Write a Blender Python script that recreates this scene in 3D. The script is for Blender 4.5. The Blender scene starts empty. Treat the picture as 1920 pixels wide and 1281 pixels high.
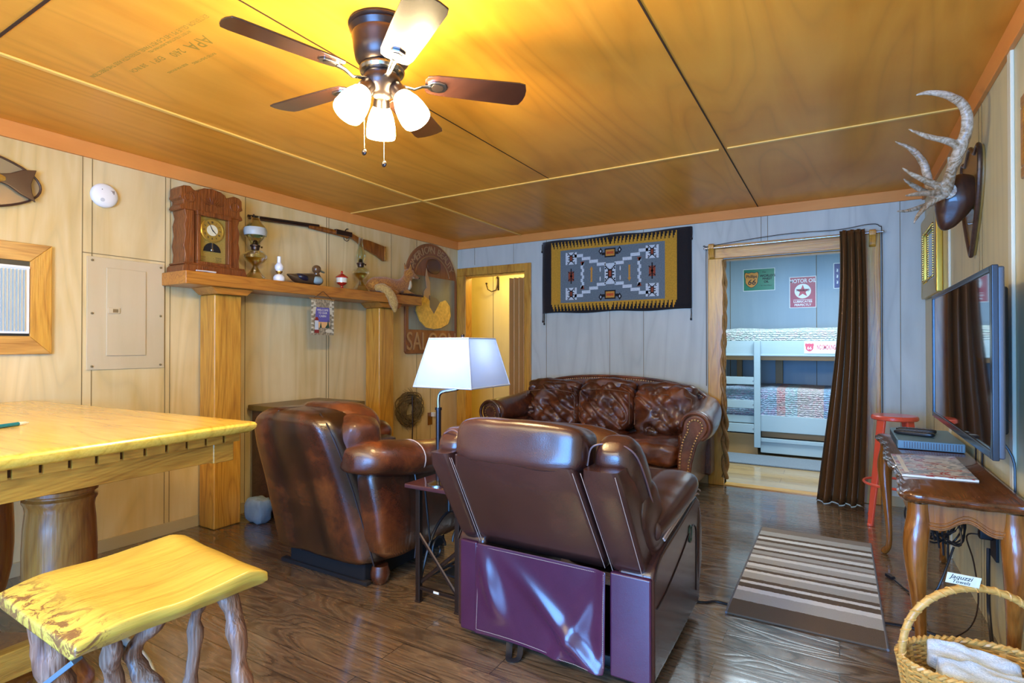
import bpy, math, random
from mathutils import Vector, Matrix, noise
V = Vector
PI = math.pi
R = math.radians
random.seed(7)
SC = bpy.context.scene
COL = SC.collection

# ------------------------------------------------------------------ camera
EYE = V((0, 0, 1.20)); YAW = R(30.7); TILT = R(0.42); FPX = 1030.0
cd = bpy.data.cameras.new('camera'); cam = bpy.data.objects.new('camera', cd); COL.objects.link(cam)
cd.sensor_width = 36; cd.lens = FPX / 1920 * 36; cd.clip_start = 0.05; cd.clip_end = 60
cam.location = EYE; cam.rotation_euler = (PI/2 + TILT, 0, YAW)
SC.camera = cam
SC.view_settings.view_transform = 'Standard'; SC.view_settings.look = 'None'
SC.view_settings.gamma = 1; SC.view_settings.use_curve_mapping = False
SC.view_settings.exposure = 0.55

# ------------------------------------------------------------------ daylight from the open rear of the room, and lights
W = bpy.data.worlds.new('daylight'); SC.world = W; W.use_nodes = True
bgn = W.node_tree.nodes['Background']; bgn.inputs[0].default_value = (0.40, 0.66, 1.0, 1); bgn.inputs[1].default_value = 0.5
def area(name, loc, rot, sx, sy, power, col):
    l = bpy.data.lights.new(name, 'AREA'); l.shape = 'RECTANGLE'; l.size = sx; l.size_y = sy
    l.energy = power; l.color = col
    o = bpy.data.objects.new(name, l); o.location = loc; o.rotation_euler = rot; COL.objects.link(o); return o
def point(name, loc, power, col, rad=0.04, parent=None):
    l = bpy.data.lights.new(name, 'POINT'); l.energy = power; l.color = col; l.shadow_soft_size = rad
    o = bpy.data.objects.new(name, l); o.location = loc; COL.objects.link(o)
    if parent: o.parent = parent
    return o
area('rear_daylight', (-0.75, -1.5, 1.15), (R(86), 0, 0), 1.9, 1.5, 185, (0.14, 0.42, 1.0))
area('bedroom_ceiling_light', (-0.35, 5.7, 2.3), (0, 0, 0), 1.3, 0.6, 42, (0.70, 0.88, 1.0))
area('rear_warm_fill', (-1.5, -0.6, 2.3), (R(12), 0, 0), 2.6, 1.0, 70, (1.0, 0.80, 0.44))  # added unseen fill, warms and brightens the room from behind
point('hall_light', (-3.25, 5.5, 2.15), 15, (1.0, 0.80, 0.28), 0.08)

# ------------------------------------------------------------------ materials
def _m(name):
    m = bpy.data.materials.new(name); m.use_nodes = True
    return m, m.node_tree, m.node_tree.nodes['Principled BSDF']
def rgba(c): return (c[0], c[1], c[2], 1)
def plain(name, c, rough=0.5, metal=0.0, coat=0.0, spec=None, alpha=None):
    m, t, b = _m(name)
    b.inputs['Base Color'].default_value = rgba(c); b.inputs['Roughness'].default_value = rough
    b.inputs['Metallic'].default_value = metal; b.inputs['Coat Weight'].default_value = coat
    if spec is not None: b.inputs['Specular IOR Level'].default_value = spec
    return m
def tc(t, scale, coord='Object', rot=(0, 0, 0)):
    c = t.nodes.new('ShaderNodeTexCoord'); mp = t.nodes.new('ShaderNodeMapping')
    mp.inputs['Scale'].default_value = scale; mp.inputs['Rotation'].default_value = rot
    t.links.new(c.outputs[coord], mp.inputs[0]); return mp.outputs[0]
def nz(t, vec, scale, detail=4, rough=0.55, dist=0.0):
    n = t.nodes.new('ShaderNodeTexNoise'); n.inputs['Scale'].default_value = scale; n.inputs['Detail'].default_value = detail
    n.inputs['Roughness'].default_value = rough; n.inputs['Distortion'].default_value = dist
    t.links.new(vec, n.inputs['Vector']); return n.outputs[0]
def ramp(t, fac, stops, interp='LINEAR'):
    r = t.nodes.new('ShaderNodeValToRGB'); r.color_ramp.interpolation = interp
    e = r.color_ramp.elements
    while len(e) < len(stops): e.new(0.5)
    for i, (p, c) in enumerate(stops): e[i].position = p; e[i].color = rgba(c)
    t.links.new(fac, r.inputs[0]); return r.outputs[0]
def mixc(t, fac, a, b, mode='MIX'):
    n = t.nodes.new('ShaderNodeMix'); n.data_type = 'RGBA'; n.blend_type = mode
    for s, v in ((n.inputs[0], fac), (n.inputs[6], a), (n.inputs[7], b)):
        if isinstance(v, (int, float)): s.default_value = v
        elif isinstance(v, tuple): s.default_value = rgba(v)
        else: t.links.new(v, s)
    return n.outputs[2]
def rings(t, vec, k, scale=1.0, dist=0.3):
    n = nz(t, vec, scale, 2, 0.45, dist)
    m1 = t.nodes.new('ShaderNodeMath'); m1.operation = 'MULTIPLY'; m1.inputs[1].default_value = k; t.links.new(n, m1.inputs[0])
    m2 = t.nodes.new('ShaderNodeMath'); m2.operation = 'PINGPONG'; m2.inputs[1].default_value = 1.0; t.links.new(m1.outputs[0], m2.inputs[0])
    return m2.outputs[0]
def bump(t, b, h, strength=0.3, dist=0.01):
    n = t.nodes.new('ShaderNodeBump'); n.inputs['Strength'].default_value = strength; n.inputs['Distance'].default_value = dist
    t.links.new(h, n.inputs['Height']); t.links.new(n.outputs[0], b.inputs['Normal'])
def wood(name, dark, mid, light, grain='x', fine=1.0, rough=0.4, coat=0.2, bmp=0.25, k=22):
    m, t, b = _m(name)
    s = {'x': (0.55, 4.5, 4.5), 'y': (4.5, 0.55, 4.5), 'z': (4.5, 4.5, 0.55)}[grain]
    v = tc(t, tuple(a*fine for a in s))
    rg = rings(t, v, k)
    n1 = nz(t, v, 1.0, 3, 0.5, 0.8)
    s2 = {'x': (4, 90, 90), 'y': (90, 4, 90), 'z': (90, 90, 4)}[grain]
    n2 = nz(t, tc(t, s2), 1.5, 2)
    c1 = ramp(t, rg, [(0.0, dark), (0.22, mid), (0.6, light), (1.0, mid)])
    c2 = ramp(t, n1, [(0.3, dark), (0.5, mid), (0.68, light)])
    c = mixc(t, 0.5, c1, c2)
    c = mixc(t, 0.25, c, ramp(t, n2, [(0.35, dark), (0.6, light)]))
    t.links.new(c, b.inputs['Base Color'])
    b.inputs['Roughness'].default_value = rough; b.inputs['Coat Weight'].default_value = coat; b.inputs['Coat Roughness'].default_value = 0.25
    bump(t, b, n2, bmp, 0.004)
    return m
def leather(name, dark, mid, light, rough=0.3, scale=3.0, coat=0.3, bmp=0.25, crumple=0.0):
    m, t, b = _m(name)
    v = tc(t, (1, 1, 1))
    n1 = nz(t, v, scale, 4, 0.6, 0.4)
    c = ramp(t, n1, [(0.3, dark), (0.5, mid), (0.72, light)])
    n2 = nz(t, v, 220, 2)
    c = mixc(t, 0.12, c, ramp(t, n2, [(0.3, dark), (0.7, light)]))
    t.links.new(c, b.inputs['Base Color'])
    b.inputs['Roughness'].default_value = rough; b.inputs['Coat Weight'].default_value = coat; b.inputs['Coat Roughness'].default_value = 0.2
    vo = t.nodes.new('ShaderNodeTexVoronoi'); vo.inputs['Scale'].default_value = 330; t.links.new(v, vo.inputs['Vector'])
    h = vo.outputs[0]
    if crumple:
        n3 = nz(t, tc(t, (7, 7, 4)), 1.0, 5, 0.5, 2.0)
        mth = t.nodes.new('ShaderNodeMath'); mth.operation = 'MULTIPLY_ADD'; mth.inputs[1].default_value = crumple
        t.links.new(n3, mth.inputs[0]); t.links.new(h, mth.inputs[2]); h = mth.outputs[0]
    bump(t, b, h, bmp, 0.0035)
    return m
def paint(name, c, c2=None, rough=0.5, bmp=0.15, grain='z', sc=1.0, spec=0.3, mixf=0.6):
    m, t, b = _m(name)
    s = {'x': (0.5, 5, 5), 'y': (5, 0.5, 5), 'z': (5, 5, 0.5)}[grain]
    v = tc(t, tuple(a*sc for a in s)); n = nz(t, v, 2.2, 6, 0.6, 0.6)
    c2 = c2 or tuple(a*0.88 for a in c)
    big = nz(t, tc(t, (1, 1, 1)), 1.3, 3)
    cc = mixc(t, mixf, ramp(t, n, [(0.3, c2), (0.6, c)]), ramp(t, big, [(0.35, c2), (0.65, c)]))
    if bmp >= 0.3:
        g3 = {'x': (0.35, 2.2, 2.2), 'y': (2.2, 0.35, 2.2), 'z': (2.2, 2.2, 0.35)}[grain]
        rg = rings(t, tc(t, g3), 20, 1.0, 0.6)
        cc = mixc(t, 0.22, cc, ramp(t, rg, [(0, tuple(a*.62 for a in c2)), (.3, c2), (1, c)]))
    t.links.new(cc, b.inputs['Base Color']); b.inputs['Roughness'].default_value = rough
    b.inputs['Specular IOR Level'].default_value = spec
    bump(t, b, n, bmp, 0.004); return m
def emit(name, c, s):
    m, t, b = _m(name)
    b.inputs['Base Color'].default_value = rgba(c); b.inputs['Emission Color'].default_value = rgba(c); b.inputs['Emission Strength'].default_value = s
    return m
def glass(name, c=(1, 1, 1), rough=0.02):
    m, t, b = _m(name)                       # thin blown glass
    tr = t.nodes.new('ShaderNodeBsdfTransparent'); tr.inputs[0].default_value = rgba(c)
    gl = t.nodes.new('ShaderNodeBsdfGlossy'); gl.inputs[1].default_value = 0.08; gl.inputs[0].default_value = (1, 1, 1, 1)
    lw = t.nodes.new('ShaderNodeLayerWeight'); lw.inputs[0].default_value = 0.32
    mx = t.nodes.new('ShaderNodeMixShader'); t.links.new(lw.outputs[1], mx.inputs[0]); t.links.new(tr.outputs[0], mx.inputs[1]); t.links.new(gl.outputs[0], mx.inputs[2])
    t.links.new(mx.outputs[0], t.nodes['Material Output'].inputs[0]); return m
def fabric(name, c, c2=None, scale=120, rough=0.9, bmp=0.5):
    m, t, b = _m(name); c2 = c2 or tuple(a*0.75 for a in c)
    n = nz(t, tc(t, (1, 1, 1)), scale, 3)
    t.links.new(ramp(t, n, [(0.35, c2), (0.65, c)]), b.inputs['Base Color'])
    b.inputs['Roughness'].default_value = rough; b.inputs['Sheen Weight'].default_value = 0.3
    bump(t, b, n, bmp, 0.003); return m

# floor: wide hand-scraped hickory boards running left to right
def floor_mat(name, cols, bw=1.1, bh=0.13, rough=0.28):
    m, t, b = _m(name)
    v = tc(t, (1, 1, 1))
    br = t.nodes.new('ShaderNodeTexBrick'); br.inputs['Scale'].default_value = 1.0
    br.inputs['Brick Width'].default_value = bw; br.inputs['Row Height'].default_value = bh
    br.inputs['Mortar Size'].default_value = 0.0016; br.inputs['Mortar Smooth'].default_value = 0.3; br.inputs['Bias'].default_value = 0.0
    br.offset = 0.37; br.inputs['Color1'].default_value = (0.25, 0.25, 0.25, 1); br.inputs['Color2'].default_value = (0.85, 0.85, 0.85, 1)
    br.inputs['Mortar'].default_value = (0.0, 0.0, 0.0, 1)
    t.links.new(v, br.inputs['Vector'])
    # shift the grain from board to board
    comb = t.nodes.new('ShaderNodeVectorMath'); comb.operation = 'MULTIPLY_ADD'
    comb.inputs[1].default_value = (3.1, 5.3, 1); t.links.new(br.outputs[0], comb.inputs[0]); t.links.new(v, comb.inputs[2])
    mp = t.nodes.new('ShaderNodeMapping'); mp.inputs['Scale'].default_value = (0.9, 5.5, 1); t.links.new(comb.outputs[0], mp.inputs[0])
    w = rings(t, mp.outputs[0], 30, 1.0, 0.5)
    n = nz(t, mp.outputs[0], 1.2, 5, 0.6, 0.8)
    fb = nz(t, tc(t, (6, 110, 1)), 1.2, 2)
    c = mixc(t, 0.5, ramp(t, w, [(0.0, cols[0]), (0.2, cols[1]), (0.6, cols[2]), (1, cols[1])]), ramp(t, n, [(0.3, cols[0]), (0.5, cols[1]), (0.7, cols[2])]))
    c = mixc(t, 0.25, c, ramp(t, fb, [(0.35, cols[0]), (0.6, cols[2])]))
    c = mixc(t, 0.35, c, br.outputs[0], 'MULTIPLY')
    c = mixc(t, br.outputs[1], c, tuple(a*0.25 for a in cols[0]))
    t.links.new(c, b.inputs['Base Color'])
    rr = t.nodes.new('ShaderNodeMapRange'); rr.inputs[3].default_value = rough*0.75; rr.inputs[4].default_value = rough*1.5
    t.links.new(w, rr.inputs[0]); t.links.new(rr.outputs[0], b.inputs['Roughness'])
    b.inputs['Coat Weight'].default_value = 1.0; b.inputs['Coat Roughness'].default_value = 0.11; b.inputs['Coat IOR'].default_value = 1.6
    bump(t, b, w, 0.25, 0.003)
    return m

M = {}
M['floor'] = floor_mat('dark_hickory', ((0.032, 0.016, 0.009), (0.14, 0.078, 0.042), (0.33, 0.21, 0.115)), rough=0.22)
M['floor2'] = floor_mat('honey_laminate', ((0.45, 0.25, 0.08), (0.62, 0.38, 0.14), (0.78, 0.52, 0.22)), 1.2, 0.19, 0.4)
M['wall_l'] = paint('cream_plywood', (0.80, 0.66, 0.38), (0.64, 0.45, 0.17), 0.42, 0.3)
M['wall_b'] = paint('cool_cast_plywood', (0.60, 0.64, 0.58), (0.46, 0.50, 0.46), 0.45, 0.3)  # cream wall greyed: the cool light cast is put into its colour
M['wall_r'] = paint('tan_plywood', (0.72, 0.62, 0.34), (0.54, 0.50, 0.30), 0.38, 0.3)
M['wall_h'] = paint('yellow_panel', (0.80, 0.66, 0.28), (0.72, 0.58, 0.22), 0.5, 0.1)
M['bedwall'] = paint('blue_grey_plywood', (0.40, 0.50, 0.58), (0.33, 0.43, 0.52), 0.5, 0.2)
M['ceil'] = paint('amber_plywood', (0.88, 0.43, 0.055), (0.70, 0.28, 0.022), 0.38, 0.35, 'y', 0.7)
M['batten'] = plain('pale_amber_batten', (0.90, 0.55, 0.12), 0.4)
M['gap'] = plain('dark_gap', (0.05, 0.018, 0.004), 0.8)
M['salmon'] = paint('orange_trim', (0.80, 0.33, 0.08), (0.70, 0.26, 0.055), 0.45, 0.1, 'y')
M['seam'] = plain('seam_brown', (0.22, 0.15, 0.06), 0.8)
M['base'] = paint('beige_baseboard', (0.52, 0.42, 0.23), None, 0.5, 0.1, 'y')
M['cedar_z'] = wood('cedar_upright', (0.28, 0.09, 0.008), (0.60, 0.27, 0.030), (0.78, 0.42, 0.06), 'z', 1.0, 0.35, 0.35)
M['cedar_x'] = wood('cedar_level_x', (0.30, 0.10, 0.01), (0.60, 0.27, 0.03), (0.78, 0.42, 0.06), 'x', 1.0, 0.35, 0.35)
M['mantelw'] = wood('reddish_mantel_oak', (0.26, 0.075, 0.010), (0.48, 0.17, 0.020), (0.62, 0.26, 0.035), 'y', 1.2, 0.35, 0.35)
M['oak_y'] = wood('golden_oak', (0.50, 0.26, 0.03), (0.78, 0.48, 0.06), (0.84, 0.57, 0.10), 'x', 0.8, 0.22, 0.5, 0.12)
M['oak_edge'] = wood('brown_oak', (0.22, 0.075, 0.008), (0.42, 0.17, 0.02), (0.56, 0.27, 0.035), 'y', 1.3, 0.3, 0.4)
M['oak_z'] = wood('turned_oak', (0.16, 0.036, 0.006), (0.33, 0.10, 0.014), (0.44, 0.16, 0.025), 'z', 1.0, 0.28, 0.5)
M['slab'] = wood('pale_live_slab', (0.40, 0.22, 0.03), (0.58, 0.40, 0.06), (0.68, 0.50, 0.09), 'y', 0.6, 0.35, 0.4)
M['bark'] = wood('weathered_branch', (0.05, 0.018, 0.012), (0.22, 0.09, 0.045), (0.42, 0.24, 0.16), 'z', 2.0, 0.5, 0.2, 0.9)
M['walnut'] = wood('red_walnut', (0.07, 0.015, 0.002), (0.21, 0.058, 0.007), (0.34, 0.12, 0.018), 'z', 1.0, 0.2, 0.7)
M['walnut_y'] = wood('red_walnut_top', (0.05, 0.014, 0.004), (0.11, 0.035, 0.010), (0.18, 0.06, 0.018), 'y', 1.0, 0.06, 0.9, 0.05)
M['clockw'] = wood('carved_red_oak', (0.07, 0.014, 0.003), (0.20, 0.048, 0.008), (0.30, 0.085, 0.014), 'z', 1.5, 0.4, 0.3, 0.9)
M['darkwood'] = wood('near_black_wood', (0.02, 0.009, 0.006), (0.05, 0.02, 0.012), (0.09, 0.04, 0.022), 'y', 1.0, 0.3, 0.4)
M['olive'] = plain('olive_brown_top', (0.16, 0.09, 0.018), 0.35)
M['signw'] = wood('brown_sign_board', (0.15, 0.05, 0.016), (0.26, 0.09, 0.03), (0.34, 0.13, 0.045), 'z', 0.6, 0.4, 0.2)
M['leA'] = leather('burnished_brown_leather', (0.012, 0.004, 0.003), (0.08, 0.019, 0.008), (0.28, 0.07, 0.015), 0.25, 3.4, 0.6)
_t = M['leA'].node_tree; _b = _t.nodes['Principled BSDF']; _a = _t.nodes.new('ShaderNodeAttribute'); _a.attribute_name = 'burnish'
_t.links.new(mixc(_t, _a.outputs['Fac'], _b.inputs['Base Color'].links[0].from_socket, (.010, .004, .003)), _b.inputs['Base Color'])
M['leS'] = leather('wrinkled_brown_leather', (0.025, 0.007, 0.004), (0.09, 0.022, 0.009), (0.26, 0.07, 0.02), 0.20, 3.5, 0.6, 0.45, 4)
M['leR'] = leather('chocolate_leather', (0.038, 0.013, 0.010), (0.058, 0.019, 0.014), (0.085, 0.030, 0.022), 0.26, 2.0, 0.45, 0.12)
M['leV'] = leather('plum_vinyl', (0.050, 0.010, 0.030), (0.070, 0.015, 0.042), (0.095, 0.022, 0.06), 0.25, 1.5, 0.5, 0.06)
M['black'] = plain('black_plastic', (0.012, 0.012, 0.014), 0.4)
M['blackcloth'] = plain('black_cloth', (0.012, 0.007, 0.006), 0.9)
M['stitch'] = plain('pale_thread', (0.50, 0.36, 0.30), 0.6)
M['seamd'] = plain('dark_piping', (0.02, 0.008, 0.006), 0.35)
M['brassnail'] = plain('antique_brass_nail', (0.42, 0.24, 0.09), 0.3, 1.0)
M['bronze'] = plain('oiled_bronze', (0.06, 0.045, 0.045), 0.3, 0.85)
M['blade'] = wood('dark_cherry_blade', (0.020, 0.008, 0.006), (0.040, 0.014, 0.010), (0.06, 0.022, 0.014), 'x', 1.0, 0.2, 1.0, 0.04)
M['shade_glow'] = emit('glowing_glass', (1.0, 0.79, 0.42), 112)
M['steel'] = plain('steel', (0.55, 0.55, 0.55), 0.25, 1.0)
M['chrome'] = plain('grey_chrome', (0.40, 0.42, 0.46), 0.2, 1.0)
M['iron'] = plain('brown_iron', (0.07, 0.045, 0.035), 0.35, 0.8)
M['white'] = plain('white_plastic', (0.85, 0.86, 0.84), 0.35)
M['milk'] = plain('milk_glass', (0.88, 0.90, 0.92), 0.15, 0, 0.5)
M['brass'] = plain('brass', (0.60, 0.38, 0.10), 0.25, 1.0)
M['gold'] = plain('gilt_frame', (0.62, 0.40, 0.06), 0.3, 0.7)
M['glass'] = glass('clear_lamp_glass', (0.90, 0.90, 0.76))
M['frost'] = plain('etched_glass_band', (0.46, 0.49, 0.46), 0.4)
M['red'] = plain('red_glass', (0.45, 0.02, 0.01), 0.15, 0, 0.5)
M['redstool'] = plain('coral_red_steel', (0.80, 0.10, 0.045), 0.3, 0, 0.4)
M['screen'] = plain('black_screen', (0.006, 0.006, 0.008), 0.05, 0, 1.0)
M['tvbody'] = plain('grey_tv_case', (0.10, 0.11, 0.13), 0.28, 0.3)
M['tvedge'] = plain('dark_tv_bezel', (0.03, 0.04, 0.055), 0.15, 0.3)
M['bluebox'] = plain('blue_grey_case', (0.13, 0.25, 0.33), 0.4)
M['bunkw'] = paint('pale_blue_bunk_paint', (0.42, 0.53, 0.57), (0.36, 0.47, 0.52), 0.4, 0.1, 'x')
M['bunkply'] = plain('tan_plywood_under_bunk', (0.42, 0.25, 0.10), 0.5)  # tan plywood of the bunk decks, posts and boards
M['wicker'] = wood('golden_wicker', (0.32, 0.14, 0.02), (0.62, 0.33, 0.07), (0.78, 0.47, 0.14), 'x', 3, 0.45, 0.2)
M['towel'] = fabric('white_terry', (0.70, 0.76, 0.80), (0.55, 0.62, 0.68), 260, 0.95, 1.0)
M['card'] = plain('ivory_card', (0.82, 0.78, 0.62), 0.6)
M['ink'] = plain('black_ink', (0.012, 0.012, 0.02), 0.6)
M['curtain'] = plain('brown_satin', (0.17, 0.075, 0.025), 0.25, 0.3)
M['stone'] = paint('blue_grey_stone', (0.26, 0.34, 0.40), (0.16, 0.22, 0.28), 0.8, 1.0, 'z', 4)
M['antlerm'] = wood('antler_bone', (0.10, 0.045, 0.012), (0.36, 0.22, 0.09), (0.78, 0.70, 0.56), 'y', 1.6, 0.4, 0.2)
M['skull'] = plain('dark_hide_cap', (0.06, 0.022, 0.012), 0.35, 0, 0.3)
M['fur'] = fabric('orange_fox_fur', (0.56, 0.24, 0.03), (0.28, 0.09, 0.012), 90, 0.9, 1.0)
M['furpale'] = fabric('pale_fox_fur', (0.62, 0.40, 0.12), (0.42, 0.22, 0.05), 90, 0.9, 1.0)
M['twig'] = wood('dry_twig', (0.07, 0.04, 0.015), (0.16, 0.10, 0.035), (0.26, 0.17, 0.06), 'x', 4, 0.8, 0, 0.5)
M['greyrug'] = fabric('grey_bath_rug', (0.20, 0.24, 0.28), None, 90)
M['rope'] = wood('twisted_vine', (0.12, 0.05, 0.01), (0.32, 0.15, 0.03), (0.50, 0.27, 0.07), 'z', 4, 0.6, 0.1, 0.8)

# ------------------------------------------------------------------ geometry helpers
def spline(pts, n=6):
    P = [V(p) for p in pts]; out = []
    for i in range(len(P)-1):
        a = P[max(i-1, 0)]; b = P[i]; c = P[i+1]; d = P[min(i+2, len(P)-1)]
        for k in range(n):
            t = k/n
            out.append(0.5*((2*b) + (c-a)*t + (2*a-5*b+4*c-d)*t*t + (3*b-a-3*c+d)*t*t*t))
    out.append(P[-1]); return out
def frame(o, x, y):
    x = V(x).normalized(); z = x.cross(V(y)).normalized(); y = z.cross(x)
    m = Matrix((x, y, z)).transposed().to_4x4(); m.translation = V(o); return m
def LW(y, z, x=-3.68): return frame((x, y, z), (0, 1, 0), (0, 0, 1))     # on the left wall, facing the room
def BW(x, z, y=5.0): return frame((x, y, z), (1, 0, 0), (0, 0, 1))       # on the back wall
def RW(y, z, x=0.55): return frame((x, y, z), (0, -1, 0), (0, 0, 1))     # on the right wall
def smoothvals(vals, n): return [v.x for v in spline([(a, 0, 0) for a in vals], n)]
class G:
    def __init__(s): s.v = []; s.f = []; s.m = []; s.mi = 0
    def add(s, vs, fs):
        o = len(s.v); s.v += [V(p) for p in vs]
        for f in fs: s.f.append([i+o for i in f]); s.m.append(s.mi)
        return s
    def box(s, x0, x1, y0, y1, z0, z1, Mx=None):
        vs = [V((x, y, z)) for z in (z0, z1) for y in (y0, y1) for x in (x0, x1)]
        if Mx: vs = [Mx @ p for p in vs]
        return s.add(vs, [(0, 2, 3, 1), (4, 5, 7, 6), (0, 1, 5, 4), (2, 6, 7, 3), (0, 4, 6, 2), (1, 3, 7, 5)])
    def cbox(s, c, d, rot=(0, 0, 0), Mx=None):
        from mathutils import Euler
        m = Matrix.Translation(V(c)) @ Euler(rot).to_matrix().to_4x4()
        if Mx: m = Mx @ m
        return s.box(-d[0]/2, d[0]/2, -d[1]/2, d[1]/2, -d[2]/2, d[2]/2, m)
    def loft(s, rings, caps=True, closed=False):
        n = len(rings[0]); vs = [p for r in rings for p in r]; fs = []
        L = len(rings)
        for i in range(L if closed else L-1):
            a = i*n; b = ((i+1) % L)*n
            for j in range(n): k = (j+1) % n; fs.append((a+j, a+k, b+k, b+j))
        if caps and not closed:
            fs.append(tuple(range(n))[::-1]); fs.append(tuple(range((L-1)*n, L*n)))
        return s.add(vs, fs)
    def grid(s, rows):
        n = len(rows[0]); fs = []
        for i in range(len(rows)-1):
            for j in range(n-1): fs.append((i*n+j, i*n+j+1, (i+1)*n+j+1, (i+1)*n+j))
        return s.add([p for r in rows for p in r], fs)
    def tube(s, pts, r, seg=8, closed=False, caps=True, sq=None, up=None):
        P = [V(p) for p in pts]; n = len(P); rs = r if isinstance(r, (list, tuple)) else [r]*n
        if len(rs) != n: rs = [rs[int(i*(len(rs)-1)/(n-1))]*(1-((i*(len(rs)-1)/(n-1)) % 1)) + rs[min(int(i*(len(rs)-1)/(n-1))+1, len(rs)-1)]*((i*(len(rs)-1)/(n-1)) % 1) for i in range(n)]
        rings = []; u = None
        for i in range(n):
            if closed: t = (P[(i+1) % n]-P[i-1]).normalized()
            else: t = (P[min(i+1, n-1)]-P[max(i-1, 0)]).normalized()
            if u is None:
                a = V(up) if up else (V((0, 0, 1)) if abs(t.z) < 0.9 else V((0, 1, 0)))
                u = (a - t*a.dot(t)).normalized()
            else:
                w = V(up) if up else u
                u = (w - t*w.dot(t)).normalized()
            b = t.cross(u)
            kx, ky = sq if sq else (1, 1)
            rings.append([P[i] + (u*math.cos(2*PI*j/seg)*kx + b*math.sin(2*PI*j/seg)*ky)*rs[i] for j in range(seg)])
        return s.loft(rings, caps, closed)
    def cyl(s, a, b, r0, r1=None, seg=16): return s.tube([a, b], [r0, r0 if r1 is None else r1], seg)
    def lathe(s, prof, c=(0, 0, 0), Mx=None, seg=28, caps=True):
        m = (Mx if Mx else Matrix.Identity(4)); c = V(c); rings = []
        for r, z in prof:
            r = max(r, 0.0004)
            rings.append([(m @ (c + V((r*math.cos(2*PI*j/seg), r*math.sin(2*PI*j/seg), z)))) for j in range(seg)])
        if prof[0][1] > prof[-1][1]: rings = rings[::-1]
        return s.loft(rings, caps)
    def prism(s, poly, h0, h1, Mx=None):
        m = Mx if Mx else Matrix.Identity(4); n = len(poly)
        A = [m @ V((p[0], p[1], h0)) for p in poly]; B = [m @ V((p[0], p[1], h1)) for p in poly]
        ar = sum(poly[i][0]*poly[(i+1) % n][1]-poly[(i+1) % n][0]*poly[i][1] for i in range(n))
        if ar < 0: A.reverse(); B.reverse()
        fs = [tuple(range(n))[::-1], tuple(range(n, 2*n))] + [(i, (i+1) % n, n+(i+1) % n, n+i) for i in range(n)]
        return s.add(A+B, fs)
    def rect(s, x0, x1, y0, y1, h, Mx): return s.box(x0, x1, y0, y1, 0, h, Mx)
    def cushion(s, c, size, rot=(0, 0, 0), k=4.0, n=10, f=None, wr=0.0, ws=6.0):
        from mathutils import Euler
        m = Matrix.Translation(V(c)) @ Euler(rot).to_matrix().to_4x4(); idx = {}; vs = []; fs = []
        def vid(a, b, cc):
            key = (a, b, cc)
            if key not in idx:
                p = V((2*a/n-1, 2*b/n-1, 2*cc/n-1))
                p = V([math.sin(q*PI/2)*0.35+q*0.65 for q in p])
                inf = max(abs(q) for q in p); lk = sum(abs(q)**k for q in p)**(1/k)
                p = p*(inf/lk)
                q = V((p.x*size[0]/2, p.y*size[1]/2, p.z*size[2]/2))
                if f: q = f(q, p)
                w = m @ q
                if wr: w = w + (m.to_3x3() @ p).normalized()*noise.fractal(V((w.x*ws, w.y*ws, w.z*ws)), 1.0, 2.0, 3)*wr
                idx[key] = len(vs); vs.append(w)
            return idx[key]
        for a in range(n):
            for b in range(n):
                fs.append((vid(a, b, 0), vid(a, b+1, 0), vid(a+1, b+1, 0), vid(a+1, b, 0)))
                fs.append((vid(a, b, n), vid(a+1, b, n), vid(a+1, b+1, n), vid(a, b+1, n)))
                fs.append((vid(a, 0, b), vid(a+1, 0, b), vid(a+1, 0, b+1), vid(a, 0, b+1)))
                fs.append((vid(a, n, b), vid(a, n, b+1), vid(a+1, n, b+1), vid(a+1, n, b)))
                fs.append((vid(0, a, b), vid(0, a, b+1), vid(0, a+1, b+1), vid(0, a+1, b)))
                fs.append((vid(n, a, b), vid(n, a+1, b), vid(n, a+1, b+1), vid(n, a, b+1)))
        return s.add(vs, fs)
    def ball(s, c, r, sz=(1, 1, 1), n=5): return s.cushion(c, (2*r*sz[0], 2*r*sz[1], 2*r*sz[2]), k=2.0, n=n)

BASE = {}
def _mesh(name, g, mats, off):
    me = bpy.data.meshes.new(name)
    me.from_pydata([tuple(p-off) for p in g.v], [], g.f)
    for mm in (mats if isinstance(mats, (list, tuple)) else [mats]): me.materials.append(M[mm] if isinstance(mm, str) else mm)
    me.polygons.foreach_set('material_index', g.m); me.validate(); me.update()
    return me
def part(name, g, mats, parent=None, smooth=True, bevel=0.0, seg=2, sub=0, angle=40, label=None, kind=None, solid=0.0, at=None, remesh=0.0):
    off = BASE[parent.name] if parent else (V(at) if at else V((0, 0, 0)))
    me = _mesh(name, g, mats, off)
    if smooth:
        me.shade_smooth()
        if not bevel: me.set_sharp_from_angle(angle=R(angle))
    o = bpy.data.objects.new(name, me); COL.objects.link(o)
    if parent: o.parent = parent
    else: o.location = off
    BASE[o.name] = off
    if solid:
        sm = o.modifiers.new('thick', 'SOLIDIFY'); sm.thickness = solid; sm.offset = 0
    if remesh:
        rm = o.modifiers.new('join', 'REMESH'); rm.mode = 'VOXEL'; rm.voxel_size = remesh; rm.use_smooth_shade = True
        s2 = o.modifiers.new('soft', 'SMOOTH'); s2.iterations = 4
    if bevel:
        b = o.modifiers.new('edge', 'BEVEL'); b.width = bevel; b.segments = seg; b.limit_method = 'ANGLE'; b.angle_limit = R(35)
        if smooth: me.set_sharp_from_angle(angle=R(180))
        b.harden_normals = False
        if smooth:
            wn = o.modifiers.new('normals', 'WEIGHTED_NORMAL'); wn.keep_sharp = True
    if sub:
        sb = o.modifiers.new('smooth', 'SUBSURF'); sb.levels = sub; sb.render_levels = sub
    if label: o['label'] = label
    if kind: o['kind'] = kind
    return o
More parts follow.
